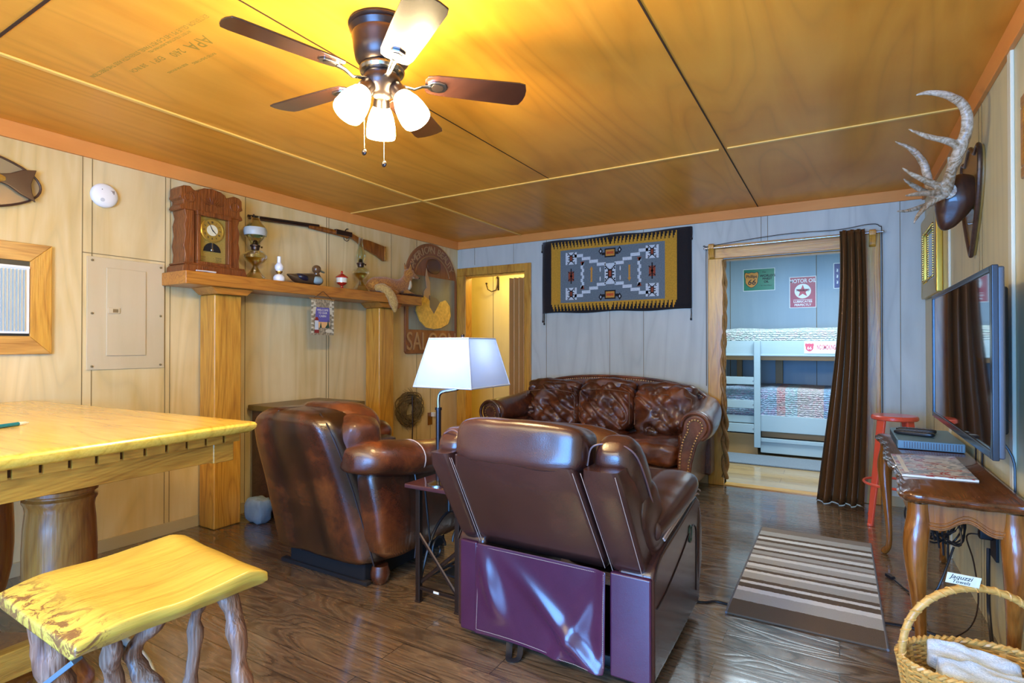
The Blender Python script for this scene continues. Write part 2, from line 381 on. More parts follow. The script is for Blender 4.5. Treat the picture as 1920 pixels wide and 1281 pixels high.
def thing(name, label, cat, loc, group=None):
    o = bpy.data.objects.new(name, None); COL.objects.link(o); o.location = loc; o.empty_display_size = 0.05
    o['label'] = label; o['category'] = cat
    if group: o['group'] = group
    BASE[o.name] = V(loc); return o
def single(name, g, mats, label, cat, at, group=None, **k):
    o = part(name, g, mats, None, at=at, **k); o['label'] = label; o['category'] = cat
    if group: o['group'] = group
    return o
def struct(name, g, mats, **k):
    o = part(name, g, mats, k.pop('parent', None), **k)
    if not o.parent: o['kind'] = 'structure'
    return o
def text_geo(s, size, Mx, depth=0.001, align='CENTER', sx=1.0, shear=0.0, bold=0.0):
    cu = bpy.data.curves.new('t', 'FONT'); cu.body = s; cu.size = size; cu.align_x = align; cu.align_y = 'CENTER'
    cu.extrude = depth/2; cu.resolution_u = 3; cu.shear = shear; cu.offset = bold; cu.space_line = 0.9
    o = bpy.data.objects.new('t', cu); COL.objects.link(o)
    bpy.context.view_layer.update()
    me = bpy.data.meshes.new_from_object(o.evaluated_get(bpy.context.evaluated_depsgraph_get()))
    g = ([Mx @ V((v.co.x*sx, v.co.y, v.co.z + depth/2)) for v in me.vertices], [tuple(p.vertices) for p in me.polygons])
    bpy.data.objects.remove(o); bpy.data.curves.remove(cu); bpy.data.meshes.remove(me)
    return g
def gtext(g, *a, **k): return g.add(*text_geo(*a, **k))
def circ(cx, cy, rx, ry=None, n=24, a0=0, a1=360):
    ry = rx if ry is None else ry
    full = abs(a1-a0) >= 360
    return [(cx+rx*math.cos(R(a0+(a1-a0)*i/(n if full else n-1))), cy+ry*math.sin(R(a0+(a1-a0)*i/(n if full else n-1)))) for i in range(n)]
def on_plane(px, py, axis, val):
    """point of a plane of the room that shows at this place of the photograph (read once, used as a measure)"""
    fw = V((-math.sin(YAW)*math.cos(TILT), math.cos(YAW)*math.cos(TILT), math.sin(TILT))); rt = V((math.cos(YAW), math.sin(YAW), 0)); up = rt.cross(fw)
    d = fw + rt*((px-960)/FPX) + up*((640.5-py)/FPX)
    return EYE + d*((val-EYE[axis])/d[axis])

# ------------------------------------------------------------------ the room
XL, XR, YB, ZC, YF = -3.68, 0.55, 5.0, 2.36, -1.6
g = G(); g.box(XL-.1, XR+.1, YF, YB+.1, -0.06, 0); struct('floor', g, 'floor', smooth=False)
g = G(); g.box(-1.9, 1.3, YB+.1, 7.6, -0.06, 0.002); struct('floor', g, 'floor2', smooth=False)
g = G(); g.box(-5.2, -2.2, YB+.1, 6.1, -0.06, 0.001); struct('floor', g, 'floor2', smooth=False)
g = G(); g.box(XL-.1, XR+.1, YF, YB+.1, ZC, ZC+.06); ceil = struct('ceiling', g, 'ceil', smooth=False)
g = G(); g.box(-1.9, 1.3, YB+.1, 7.6, 2.42, 2.48); struct('ceiling', g, 'wall_b', smooth=False)
g = G(); g.box(-5.2, -2.2, YB+.1, 6.1, 2.38, 2.44); struct('ceiling', g, 'wall_h', smooth=False)
g = G()
g.box(XL-.1, XL, YF, 5.1, 0, ZC)
struct('wall_left', g, 'wall_l', smooth=False)
D1 = (-3.556, -2.807, 1.975); D2 = (-0.846, 0.149, 1.94)
g = G()
g.box(XL, D1[0]-.006, YB, YB+.098, 0, ZC); g.box(D1[0]-.006, D1[1], YB, YB+.098, D1[2]+.002, ZC); g.box(D1[1], D2[0], YB, YB+.1, 0, ZC)
g.box(D2[0], D2[1], YB, YB+.1, D2[2], ZC); g.box(D2[1], XR+.1, YB, YB+.1, 0, ZC)
struct('wall_back', g, 'wall_b', smooth=False)
g = G(); g.box(XR, XR+.1, YF, YB, 0, ZC); struct('wall_right', g, 'wall_r', smooth=False)
# bedroom and hall shells behind the two doorways
g = G(); g.box(-1.9, 1.3, 7.5, 7.6, 0, 2.42); struct('wall_bedroom_back', g, 'bedwall', smooth=False)
g = G(); g.box(-2.0, -1.9, 5.1, 7.6, 0, 2.42); g.box(1.3, 1.4, 5.1, 7.6, 0, 2.42); struct('wall_bedroom_side', g, 'bedwall', smooth=False)
g = G(); g.box(-5.2, -2.2, 5.9, 6.0, 0, 2.4); struct('wall_hall_back', g, 'wall_h', smooth=False)
g = G(); g.box(-2.3, -2.2, 5.1, 5.9, 0, 2.4); g.box(-5.3, -5.2, 5.0, 5.9, 0, 2.4); g.box(-5.2, XL-.1, 5.0, 5.1, 0, 2.4); struct('wall_hall_side', g, 'wall_h', smooth=False)
g = G(); g.mi = 0
for x in (-3.78, -3.2, -4.5): g.box(x-.003, x+.003, 5.896, 5.9, 0, 2.4)
for x in (-1.19, -0.22, 0.05): g.box(x-.003, x+.003, 7.496, 7.5, 0, 2.42)
struct('trim_1', g, 'seam', smooth=False)
# wall seams and battens
g = G()
for y in (0.2, 1.429, 1.476, 1.875, 1.905, 2.423, 3.155, 3.18, 3.93, 4.30, 4.52): g.box(XL, XL+.0022, y-.0018, y+.0018, 0, 2.28)
g.box(XL, XL+.0022, 1.43, 1.875, 1.728, 1.732)
for x in (-2.56, -1.88, -1.55, -0.55, -0.50, 0.40): g.box(x-.0018, x+.0018, YB-.0022, YB, 2.07 if -.9 < x < .2 else 0, 2.28)
g.box(-3.45, -3.446, YB-.002, YB, 2.09, 2.28); g.box(-2.95, -2.947, YB-.002, YB, 2.07, 2.28)
for y in (4.6, 3.95, 3.20, 3.14, 1.4): g.box(XR-.0022, XR, y-.0018, y+.0018, 0, 2.27)
struct('trim_2', g, 'seam', smooth=False)
g = G()
for y0, y1 in ((2.62, 2.665), (3.93, 3.955), (1.2, 1.25)): g.box(XR-.012, XR, y0, y1, 0, 2.27)
struct('trim_3', g, plain('pale_batten_paint', (0.70, 0.68, 0.52), 0.35), smooth=False, bevel=.003)
# crown boards
g = G(); g.box(XL, XL+.018, YF, YB, 2.272, ZC); g.box(XR-.018, XR, YF, YB, 2.268, ZC); struct('trim_4', g, 'salmon', smooth=False, bevel=.002)
M['salmon_x'] = paint('orange_trim_level', (0.80, 0.33, 0.08), (0.70, 0.26, 0.055), 0.45, 0.1, 'x')
g = G(); g.box(XL+.018, XR-.018, YB-.018, YB, 2.276, ZC); struct('trim_5', g, 'salmon_x', smooth=False, bevel=.002)
# ceiling battens and dark joints
g = G(); g.box(-2.862, -2.838, YF, YB, ZC-.009, ZC); g.box(-3.66, -2.862, 3.398, 3.42, ZC-.008, ZC); g.box(-2.838, -.60, 3.398, 3.42, ZC-.008, ZC); g.box(-.555, XR-.02, 3.398, 3.42, ZC-.008, ZC)
struct('trim_6', g, 'batten', smooth=False, bevel=.002)
g = G(); g.box(-1.726, -1.720, YF, 3.398, ZC-.002, ZC); g.box(-.575, -.568, YF, YB, ZC-.003, ZC); g.box(XL, -2.862, .776, .786, ZC-.003, ZC); g.box(-2.838, -1.726, .776, .786, ZC-.003, ZC)
struct('trim_7', g, 'gap', smooth=False)
g = G(); g.box(XL, XL+.014, YF, YB, 0, .073); struct('baseboard_left', g, 'base', smooth=False, bevel=.002)
g = G(); g.box(D1[1]+.08, D2[0]-.13, YB-.014, YB, 0, .073); g.box(D2[1]+.13, XR, YB-.014, YB, 0, .073); struct('baseboard_back', g, 'base', smooth=False, bevel=.002)
# printed mill stamp on the ceiling panel (reads across the panel)
g = G()
def CE(x, y): return frame((x, y, ZC), (-1, -0.0, 0), (0, 1, 0))
for s, x, y, z in (('APA', -2.035, 1.19, .075), ('24/0', -2.205, 1.185, .045), ('EXP 1', -2.33, 1.175, .036), ('3/8 INCH', -2.45, 1.17, .030)):
    gtext(g, s, z, CE(x, y), 0.0006, 'LEFT')
gtext(g, 'RATED SHEATHING', .018, CE(-2.12, 1.265), 0.0006, 'LEFT'); gtext(g, 'SIZED FOR SPACING', .016, CE(-2.30, 1.255), 0.0006, 'LEFT')
gtext(g, 'EXTERIOR GLUE PS 1-83 C-D PLY PANEL STRENGTH AXIS THIS DIRECTION', .026, CE(-1.90, 1.105), 0.0006, 'LEFT')
gtext(g, 'INT/EXT STRUCTURAL SHEATHING MILL', .016, CE(-2.05, 1.128), 0.0006, 'LEFT')
struct('stamp', g, plain('olive_stamp_ink', (0.38, 0.24, 0.03), 0.5), parent=ceil, smooth=False)

# door casings
g = G(); g.box(XL+.002, D1[0], YB-.022, YB+.1, 0, D1[2]); g.box(D1[1], D1[1]+.075, YB-.022, YB, 0, D1[2]+.085); g.box(XL+.002, D1[1], YB-.022, YB, D1[2], D1[2]+.085)
g.box(D1[1]-.015, D1[1], YB, YB+.1, 0, D1[2]); g.box(D1[0], D1[1], YB, YB+.1, D1[2]-.015, D1[2])
struct('door_1', g, 'cedar_z', bevel=.004)
g = G(); g.box(D2[0]-.127, D2[0], YB-.028, YB, 0, D2[2]+.01); g.box(D2[1], D2[1]+.127, YB-.028, YB, 0, D2[2]+.127)
g.box(D2[0]-.012, D2[0], YB, YB+.1, 0, D2[2]); g.box(D2[1], D2[1]+.012, YB, YB+.1, 0, D2[2])
struct('door_2', g, 'cedar_z', bevel=.005)
g = G(); g.box(D2[0]-.127, D2[1], YB-.028, YB, D2[2]+.01, D2[2]+.127); g.box(D2[0], D2[1], YB, YB+.1, D2[2]-.005, D2[2]+.01); struct('door_3', g, 'cedar_x', bevel=.005)
g = G(); g.box(D2[0], D2[1], YB-.005, YB+.1, 0, .008); struct('trim_8', g, 'cedar_x', smooth=False)
# folding door pushed to the right in the hall doorway
t = thing('folding_door', 'tan accordion folding door pushed open in the narrow hall doorway', 'folding door', (-2.92, 5.05, 0))
for i in range(6):
    gg = G(); x = -2.995 + i*.03
    gg.cbox((x, 5.05, .97), (.008, .085, 1.9), (0, 0, R(18 if i % 2 else -18))); part('leaf', gg, plain('tan_vinyl_%d' % i, (0.62, 0.33, 0.10), 0.4), t, bevel=.003)
gg = G(); gg.box(-3.014, -3.002, 5.012, 5.088, .9, 1.02); part('handle', gg, 'oak_edge', t, bevel=.003)

# ------------------------------------------------------------------ ceiling fan
FX, FY = -1.424, 1.472
fan = thing('ceiling_fan', 'dark bronze five blade ceiling fan with three glowing glass shades', 'ceiling fan', (FX, FY, ZC))
g = G(); g.lathe([(0, 2.36), (.118, 2.36), (.120, 2.352), (.113, 2.345), (.116, 2.338), (.110, 2.328), (.106, 2.32), (.108, 2.312), (.104, 2.30), (.102, 2.27), (.095, 2.235), (.078, 2.214), (.068, 2.208), (0, 2.208)], (FX, FY, 0), seg=40)
part('motor_housing', g, 'bronze', fan)
g = G(); g.lathe([(0, 2.208), (.078, 2.208), (.082, 2.198), (.078, 2.188), (.06, 2.182), (0, 2.182)], (FX, FY, 0), seg=36); part('flywheel', g, 'chrome', fan)
g = G(); g.lathe([(0, 2.183), (.060, 2.183), (.066, 2.175), (.066, 2.148), (.058, 2.134), (.045, 2.115), (.03, 2.105), (0, 2.103)], (FX, FY, 0), seg=36); part('light_fitter', g, 'bronze', fan)
for k, a in enumerate((-106, -177, 110, 44, -32)):
    m = Matrix.Translation((FX, FY, 2.165)) @ Matrix.Rotation(R(a), 4, 'Z') @ Matrix.Rotation(R(-11), 4, 'X')
    out = [(.155, -.030), (.165, -.048), (.20, -.056), (.35, -.062), (.50, -.066), (.525, -.060), (.535, -.03), (.538, 0), (.535, .03), (.525, .060), (.50, .066), (.35, .062), (.20, .056), (.165, .048), (.155, .030)]
    g = G(); g.prism(out, 0, .006, m)
    # keep the grain along the blade: the blade mesh is built along X and turned as an object
    b = part('blade', g, 'blade', fan, bevel=.0015)
    g = G(); g.tube([m @ V(p) for p in ((.055, 0, -.01), (.085, 0, -.016), (.115, 0, -.022), (.145, 0, -.008), (.175, 0, -.004))], [.009, .008, .007, .008, .010], 10, sq=(.6, 1.3))
    g.prism([(.165, -.012), (.18, -.026), (.205, -.030), (.228, -.022), (.236, 0), (.228, .022), (.205, .030), (.18, .026), (.165, .012)], -.007, 0, m)
    part('blade_bracket', g, 'chrome', b, bevel=.0015)
    g = G(); g.prism([(.183, -.016), (.20, -.021), (.218, -.015), (.224, 0), (.218, .015), (.20, .021), (.183, .016), (.178, 0)], -.009, -.0065, m)
    part('bracket_inlay', g, 'bronze', b, bevel=.001)
for az in (15.7, 255.7, 135.7):
    d = V((math.cos(R(az)), math.sin(R(az)), 0)); tilt = R(33)
    ax = (d*math.sin(tilt) - V((0, 0, 1))*math.cos(tilt)).normalized()
    p0 = V((FX, FY, 2.138)) + d*.052
    side = ax.cross(V((0, 0, 1))).normalized()
    m = Matrix((side, ax.cross(side), ax)).transposed().to_4x4(); m.translation = p0
    g = G(); g.lathe([(0, -.005), (.020, -.005), (.026, .008), (.030, .030), (.031, .045), (.027, .047), (0, .046)], Mx=m); sk = part('socket', g, 'bronze', fan)
    g = G(); prof = [(.026, .040), (.036, .055), (.047, .085), (.053, .115), (.055, .145), (.053, .158)]
    g.lathe(prof, Mx=m, caps=False); g.lathe([(r-.003, z) for r, z in prof], Mx=m, caps=False); g.lathe([(.002, .150), (.0515, .151), (.0515, .153), (.002, .154)], Mx=m)
    part('glass_shade', g, 'shade_glow', fan, label='glowing frosted glass shade')
for (dx, dy, z0, z1) in ((-.040, -.048, 2.105, 1.905), (.022, -.012, 2.105, 1.862)):
    x, y = FX+dx, FY+dy
    g = G(); n = int((z0-z1)/.0055)
    for i in range(n): g.ball((x, y, z0-i*.0055), .0019, n=2)
    g.cyl((x, y, z0), (x, y, z1), .0007, seg=4)
    c = part('pull_chain', g, 'steel', fan)
    g = G(); g.ball((x, y, z1-.009), .011, (1, .5, 1.1)); g.ball((x, y-.004, z1-.010), .005, (1, .8, 1)); part('fob', g, 'bronze', c)

# ------------------------------------------------------------------ left wall fittings
t = thing('window_frame', 'wide cedar frame around a white air conditioner grille on the left wall', 'frame', (XL, .93, 1.154))
y0, y1, z0, z1, w = .55, 1.284, 1.154, 1.737, .095
for poly in ([(y0, z1), (y1, z1), (y1-w, z1-w), (y0+w, z1-w)], [(y1, z1), (y1, z0), (y1-w, z0+w), (y1-w, z1-w)], [(y1, z0), (y0, z0), (y0+w, z0+w), (y1-w, z0+w)], [(y0, z0), (y0, z1), (y0+w, z1-w), (y0+w, z0+w)]):
    g = G(); g.prism(poly, 0, .024, LW(0, 0)); part('frame_board', g, 'cedar_z' if abs(poly[0][0]-poly[1][0]) < .01 else wood('cedar_board_y%d' % int(poly[0][1]*100), (0.30, 0.11, 0.018), (0.56, 0.26, 0.05), (0.74, 0.42, 0.10), 'y'), t, bevel=.003)
g = G(); g.box(XL+.001, XL+.016, y0+w, y1-w, z0+w, z1-w); part('recess', g, 'black', t, smooth=False)
t = thing('air_conditioner', 'white through-wall air conditioner grille inside the cedar frame', 'air conditioner', (XL, .92, 1.26))
g = G(); g.box(XL+.012, XL+.03, .66, 1.186, 1.262, 1.615); g.box(XL+.03, XL+.036, .66, 1.186, 1.60, 1.615); part('panel', g, 'white', t, bevel=.003)
g = G()
for i in range(34): g.box(XL+.03, XL+.040, .67+i*.0148, .675+i*.0148, 1.275, 1.595)
part('louvers', g, 'bunkw', t, smooth=False)
t = thing('fish_mount', 'oval glass fronted fish mount high on the left wall', 'fish mount', (XL, .83, 2.02))
g = G(); g.prism(circ(.83, 2.035, .402, .155, 48), 0, .022, LW(0, 0)); part('plaque', g, plain('pale_bronze_plaque', (0.34, 0.28, 0.16), 0.15, 0.3), t, bevel=.004)
g = G(); g.tube([LW(0, 0) @ V((a, b, .022)) for a, b in circ(.83, 2.035, .402, .155, 48)], .006, 8, closed=True); part('rim', g, 'darkwood', t)
g = G(); P = LW(0, 0)
g.tube([P @ V(p) for p in spline([(.45, 2.03, .05), (.55, 2.035, .065), (.70, 2.045, .07), (.85, 2.05, .06), (.98, 2.048, .045), (1.08, 2.048, .035)], 5)], [.01, .045, .062, .055, .035, .018], 14, sq=(1.0, .7))
part('fish_body', g, leather('golden_fish_skin', (0.12, 0.05, 0.01), (0.42, 0.22, 0.03), (0.6, 0.4, 0.08), .2, 14), t)
g = G(); g.prism([(1.05, 2.066), (1.10, 2.082), (1.15, 2.112), (1.208, 2.125), (1.195, 2.08), (1.185, 2.045), (1.19, 2.0), (1.205, 1.955), (1.14, 1.985), (1.09, 2.02), (1.05, 2.03)], .030, .046, P); part('tail_fin', g, 'skull', t, bevel=.004)
t = thing('smoke_detector', 'round white smoke detector on the left wall near the clock', 'smoke detector', (XL, 1.532, 2.07))
g = G(); m = LW(1.532, 2.072); g.lathe([(0, 0), (.068, 0), (.070, .01), (.068, .022), (.058, .031), (.03, .036), (0, .037)], Mx=m, seg=36); part('cover', g, 'white', t)
g = G()
for i in range(5): g.box(.014+i*.006, .017+i*.006, .012, .032, .030, .0345, m)
part('vents', g, 'black', t, smooth=False)
g = G(); g.ball(m @ V((-.02, .03, .035)), .0025, n=3); part('indicator', g, 'black', t)
g = G(); g.lathe([(0, .030), (.011, .030), (.011, .0365), (0, .0365)], (-.018, -.03, 0), m, 16); part('test_button', g, plain('pale_grey_button', (.6, .63, .66), .4), t)
t = thing('breaker_panel', 'beige painted breaker panel cover on the left wall', 'electrical panel', (XL, 1.66, 1.06))
pm = paint('beige_panel_steel', (0.64, 0.53, 0.34), (0.58, 0.46, 0.26), 0.35, 0.05)
g = G(); g.box(XL, XL+.008, 1.450, 1.868, 1.060, 1.712); part('cover_plate', g, pm, t, bevel=.002)
g = G(); g.box(XL+.008, XL+.015, 1.545, 1.758, 1.14, 1.655); d = part('door', g, pm, t, bevel=.003)
g = G(); g.box(XL+.015, XL+.022, 1.552, 1.612, 1.388, 1.42); part('latch', g, pm, d, bevel=.002)
g = G(); g.box(XL+.022, XL+.0235, 1.575, 1.602, 1.394, 1.414); part('latch_slot', g, 'seam', d, smooth=False)
for y in (1.475, 1.845):
    for z in (1.69, 1.385, 1.08):
        g = G(); g.ball((XL+.010, y, z), .007, n=3); part('screw', g, 'seam', t)

# ------------------------------------------------------------------ timber posts, mantel and what stands on it
g = G(); g.box(-3.655, -3.485, 2.082, 2.272, 0, 1.535); single('timber_post', g, 'cedar_z', 'rough cedar post under the clock end of the mantel', 'post', (-3.57, 2.177, 0), 'cedar posts under the mantel', bevel=.01)
g = G(); g.box(-3.655, -3.485, 3.575, 3.760, 0, 1.535); single('timber_post', g, 'cedar_z', 'rough cedar post under the fox end of the mantel', 'post', (-3.57, 3.667, 0), 'cedar posts under the mantel', bevel=.01)
t = thing('mantel_shelf', 'thick reddish brown timber mantel beam on two cedar posts', 'shelf', (-3.54, 2.95, 1.575))
g = G(); g.box(XL+.001, -3.40, 1.852, 4.05, 1.578, 1.66); part('beam', g, 'mantelw', t, bevel=.006)
for y in (2.177, 3.667):
    g = G(); g.prism([(y-.15, 1.578), (y+.15, 1.578), (y+.10, 1.535), (y-.10, 1.535)], XL+.02, -3.43, frame((0, 0, 0), (0, 1, 0), (0, 0, 1))); part('cap_block', g, 'mantelw', t, bevel=.004)
ZM = 1.66
# clock
t = thing('mantel_clock', 'carved oak gingerbread clock with brass dial on the mantel', 'clock', (-3.585, 2.10, ZM))
Y0 = 2.092
def cl(g, poly, x0, x1): return g.prism(poly, x0-XL, x1-XL, LW(0, 0))
g = G(); cl(g, [(Y0-.22, ZM), (Y0+.215, ZM), (Y0+.205, ZM+.035), (Y0+.20, ZM+.05), (Y0-.20, ZM+.05), (Y0-.215, ZM+.035)], -3.665, -3.475)
g.box(-3.66, -3.49, Y0-.205, Y0+.205, ZM+.05, ZM+.062); part('base', g, 'clockw', t, bevel=.004)
g = G(); g.box(-3.665, -3.56, Y0-.15, Y0+.15, ZM+.06, 2.09); part('case', g, 'darkwood', t, bevel=.003)
for sgn in (-1, 1):
    e = [(.12, .06), (.185, .06), (.180, .12), (.190, .17), (.178, .24), (.186, .30), (.174, .35), (.186, .40), (.12, .40)]
    g = G(); cl(g, [(Y0+sgn*a, ZM+b) for a, b in e], -3.66, -3.52); part('side_column', g, 'clockw', t, bevel=.005)
half = [(0, .40), (.175, .40), (.195, .392), (.212, .40), (.205, .42), (.192, .432), (.190, .455), (.212, .468), (.205, .49), (.205, .53), (.185, .548), (.145, .553), (.125, .535), (.095, .528), (.085, .545), (.055, .560), (0, .568)]
cr = [(Y0+a, ZM+b) for a, b in half] + [(Y0-a, ZM+b) for a, b in half[::-1][1:-1]]
g = G(); cl(g, cr, -3.655, -3.525); part('crest', g, 'clockw', t, bevel=.006)
g = G()
for k in range(9):
    a = R(20+k*17.5); g.tube([(-3.523, Y0+math.cos(a)*r, ZM+.45+math.sin(a)*r*.8) for r in (.02, .05, .075)], [.003, .005, .002], 6)
part('carving', g, 'clockw', t)
for sgn in (-1, 1):
    g = G(); g.tube([(-3.523, Y0+sgn*(.15+.03*math.cos(a/3)), ZM+.48+.03*math.sin(a/3)) for a in range(0, 20)], .004, 6); part('carved_scroll', g, 'clockw', t)
g = G()
for a0, a1, b0, b1 in ((-.115, .115, .375, .405), (-.115, .115, .055, .08), (-.115, -.092, .08, .375), (.092, .115, .08, .375)): g.box(-3.56, -3.50, Y0+a0, Y0+a1, ZM+b0, ZM+b1)
dr = part('glass_door', g, 'clockw', t, bevel=.003)
g = G(); g.box(-3.558, -3.535, Y0-.095, Y0+.095, ZM+.075, ZM+.38); part('dial_plate', g, fabric('stippled_gilt', (0.48, 0.33, 0.06), (0.22, 0.14, 0.02), 300, .35, .3), dr)
m = LW(Y0, ZM+.295, -3.535)
g = G(); g.lathe([(0, 0), (.080, 0), (.080, .006), (.072, .010), (.070, .004), (0, .004)], Mx=m, seg=40); part('dial', g, plain('brass_dial', (.62, .42, .08), .3, .6), dr)
g = G(); g.lathe([(0, .004), (.036, .004), (.036, .007), (0, .007)], Mx=m, seg=32); part('dial_centre', g, plain('cream_dial', (.8, .74, .5), .4), dr)
g = G()
for i, s in enumerate('XII I II III IIII V VI VII VIII IX X XI'.split()):
    a = PI/2 - i*PI/6; g2 = frame(m @ V((math.cos(a)*.053, math.sin(a)*.053, .0045)), m.to_3x3() @ V((math.sin(a), -math.cos(a), 0)), m.to_3x3() @ V((math.cos(a), math.sin(a), 0)))
    gtext(g, s, .020, g2, .001, sx=.55)
part('numerals', g, 'ink', dr, smooth=False)
g = G()
for a, L, w in ((118, .048, .003), (-42, .034, .004)):
    a = R(a); g.tube([m @ V((0, 0, .009)), m @ V((math.cos(a)*L, math.sin(a)*L, .009))], [w, w*.4], 5)
part('hands', g, 'ink', dr)
g = G(); g.prism([(p[0], p[1]) for p in circ(0, 0, .058, .058, 20, 0, 180)] , 0, .004, LW(Y0, ZM+.155, -3.535)); part('pendulum_window', g, 'black', dr)
g = G(); g.ball((-3.528, Y0, ZM+.166), .010, (.4, 1, 1)); g.box(-3.531, -3.527, Y0-.003, Y0+.003, ZM+.16, ZM+.212); part('pendulum', g, 'steel', dr)
g = G()
for yy in (-.06, .045):
    for k in range(4): g.box(-3.536, -3.534, Y0+yy-.02, Y0+yy+.02, ZM+.09+k*.009, ZM+.092+k*.009)
part('dial_text_lines', g, 'ink', dr, smooth=False)

g = G(); g.tube([(-3.425, 1.93, ZM+.007), (-3.425, 1.99, ZM+.009), (-3.425, 2.03, ZM+.007), (-3.425, 2.05, ZM+.007)], [.006, .006, .010, .009], 8, sq=(.7, 1.4))
single('plastic_lighter', g, 'white', 'small white plastic wand lying on the mantel before the clock', 'wand', (-3.425, 1.99, ZM))

def oil_lamp(x, y, s, label, band, prof_ch, r_base):
    t = thing('oil_lamp', label, 'oil lamp', (x, y, ZM), 'oil lamps on the mantel')
    c = (x, y, ZM)
    g = G(); g.lathe([(0, 0), (r_base, 0), (r_base, .008), (r_base*.85, .025), (r_base*.5, .06), (r_base*.30, .085), (.018, .10), (.028, .112), (.060*s, .13), (.082*s, .155), (.082*s, .175), (.060*s, .20), (.030, .215), (.022, .22), (0, .22)], c)
    part('font', g, 'glass', t)
    g = G(); g.lathe([(0, .055), (r_base*.45, .055), (r_base*.28, .085), (.012, .10), (.022, .118), (.05*s, .135), (.068*s, .158), (.05*s, .165), (0, .165)], c); part('oil', g, glass('amber_oil', (.80, .68, .30)), t)
    g = G(); g.lathe([(0, .215), (.026, .215), (.028, .235), (.034, .24), (.034, .248), (.020, .255), (.014, .28), (.008, .285), (0, .285)], c); g.cyl((x, y, ZM+.238), (x+.02, y+.04, ZM+.238), .002); bu = part('burner', g, 'iron', t)
    g = G(); g.lathe([(0, 0), (.007, 0), (.007, .005), (0, .005)], Mx=frame((x+.02, y+.04, ZM+.238), (1, 0, 0), (0, 0, 1))); part('wick_knob', g, 'brass', bu)
    g = G(); g.lathe(prof_ch, c, caps=False); g.lathe([(r-.0015, z) for r, z in prof_ch], c, caps=False); ch = part('chimney', g, 'glass', t)
    if band:
        g = G(); g.lathe([(.072, .315), (.0775, .335), (.078, .35), (.072, .37)], c, caps=False); part('etched_band', g, 'frost', ch)
oil_lamp(-3.54, 2.408, 1.0, 'tall oil lamp with bulbous etched chimney next to the clock', True,
         [(.030, .25), (.036, .27), (.058, .295), (.0755, .33), (.0765, .35), (.068, .375), (.040, .41), (.026, .44), (.030, .452)], .077)
oil_lamp(-3.53, 3.395, .9, 'oil lamp with slim clear chimney between candy dish and fox', False,
         [(.026, .25), (.034, .275), (.042, .30), (.040, .33), (.024, .38), (.019, .42), (.018, .465), (.019, .467)], .08)
t = thing('miniature_lamp', 'miniature white milk glass oil lamp beside the duck decoy', 'lamp', (-3.47, 2.55, ZM)); c = (-3.47, 2.55, ZM)
g = G(); g.lathe([(0, 0), (.034, 0), (.040, .012), (.040, .032), (.030, .048), (.014, .056), (0, .056)], c); part('font', g, 'milk', t)
g = G(); g.lathe([(0, .055), (.013, .055), (.018, .066), (.024, .070), (.024, .076), (0, .076)], c); part('burner', g, 'brass', t)
g = G(); g.lathe([(.018, .076), (.030, .095), (.030, .115), (.016, .135), (.013, .138), (.013, .182), (.012, .183)], c, caps=False); g.lathe([(.002, .178), (.0128, .179), (.0128, .181), (.002, .182)], c); part('chimney', g, 'milk', t)
# duck decoy
t = thing('duck_decoy', 'painted wooden duck decoy with brown head and blue grey side', 'decoy', (-3.50, 2.80, ZM))
def sect(y, z0, z1, w, xc=-3.50, n=16): return [V((xc+math.cos(2*PI*j/n)*w, y, (z0+z1)/2+math.sin(2*PI*j/n)*(z1-z0)/2)) for j in range(n)]
g = G(); g.loft([sect(2.635, ZM+.065, ZM+.072, .008), sect(2.67, ZM+.04, ZM+.075, .025), sect(2.72, ZM+.004, ZM+.082, .048), sect(2.80, ZM, ZM+.095, .062), sect(2.87, ZM, ZM+.10, .064), sect(2.92, ZM+.004, ZM+.09, .055), sect(2.948, ZM+.02, ZM+.072, .032), sect(2.955, ZM+.035, ZM+.055, .012)])
part('body', g, plain('dark_brown_paint', (.075, .045, .022), .3, 0, .3), t, sub=1)
g = G(); g.cushion((-3.497, 2.875, ZM+.045), (.137, .12, .068), k=2.6, n=8); part('side_panel', g, plain('blue_grey_paint', (.30, .42, .46), .3, 0, .3), t)
g = G(); g.cushion((-3.497, 2.755, ZM+.052), (.122, .11, .058), rot=(R(-14), 0, 0), k=2.4, n=8); part('wing', g, plain('navy_black_paint', (.012, .012, .03), .3), t)
g = G(); g.tube(spline([(-3.50, 2.915, ZM+.07), (-3.50, 2.905, ZM+.10), (-3.50, 2.905, ZM+.125)], 4), [.030, .020, .024], 12); g.ball((-3.50, 2.905, ZM+.135), .034, (1, 1.05, 1.0)); part('head', g, plain('chestnut_paint', (.14, .07, .03), .25, 0, .4), t, remesh=.004)
g = G(); g.cushion((-3.50, 2.958, ZM+.122), (.024, .055, .014), rot=(R(-14), 0, 0), k=2.5, n=6); part('bill', g, plain('grey_green_bill', (.20, .20, .12), .3), t)
# red candy dish
t = thing('candy_dish', 'small red and white lidded glass dish on the mantel', 'dish', (-3.50, 3.16, ZM)); c = (-3.50, 3.16, ZM)
g = G(); g.lathe([(0, 0), (.028, 0), (.024, .008), (.010, .018), (.010, .030), (.030, .042), (.042, .052), (.042, .058), (0, .058)], c, seg=12); part('foot', g, 'red', t)
g = G(); g.lathe([(0, .056), (.042, .056), (.045, .095), (0, .095)], c, seg=12); part('bowl', g, plain('cream_glass', (.8, .76, .6), .2), t)
g = G(); g.lathe([(0, .094), (.050, .094), (.048, .104), (.022, .124), (.008, .13), (.010, .142), (.004, .152), (0, .152)], c, seg=12); part('lid', g, 'red', t)
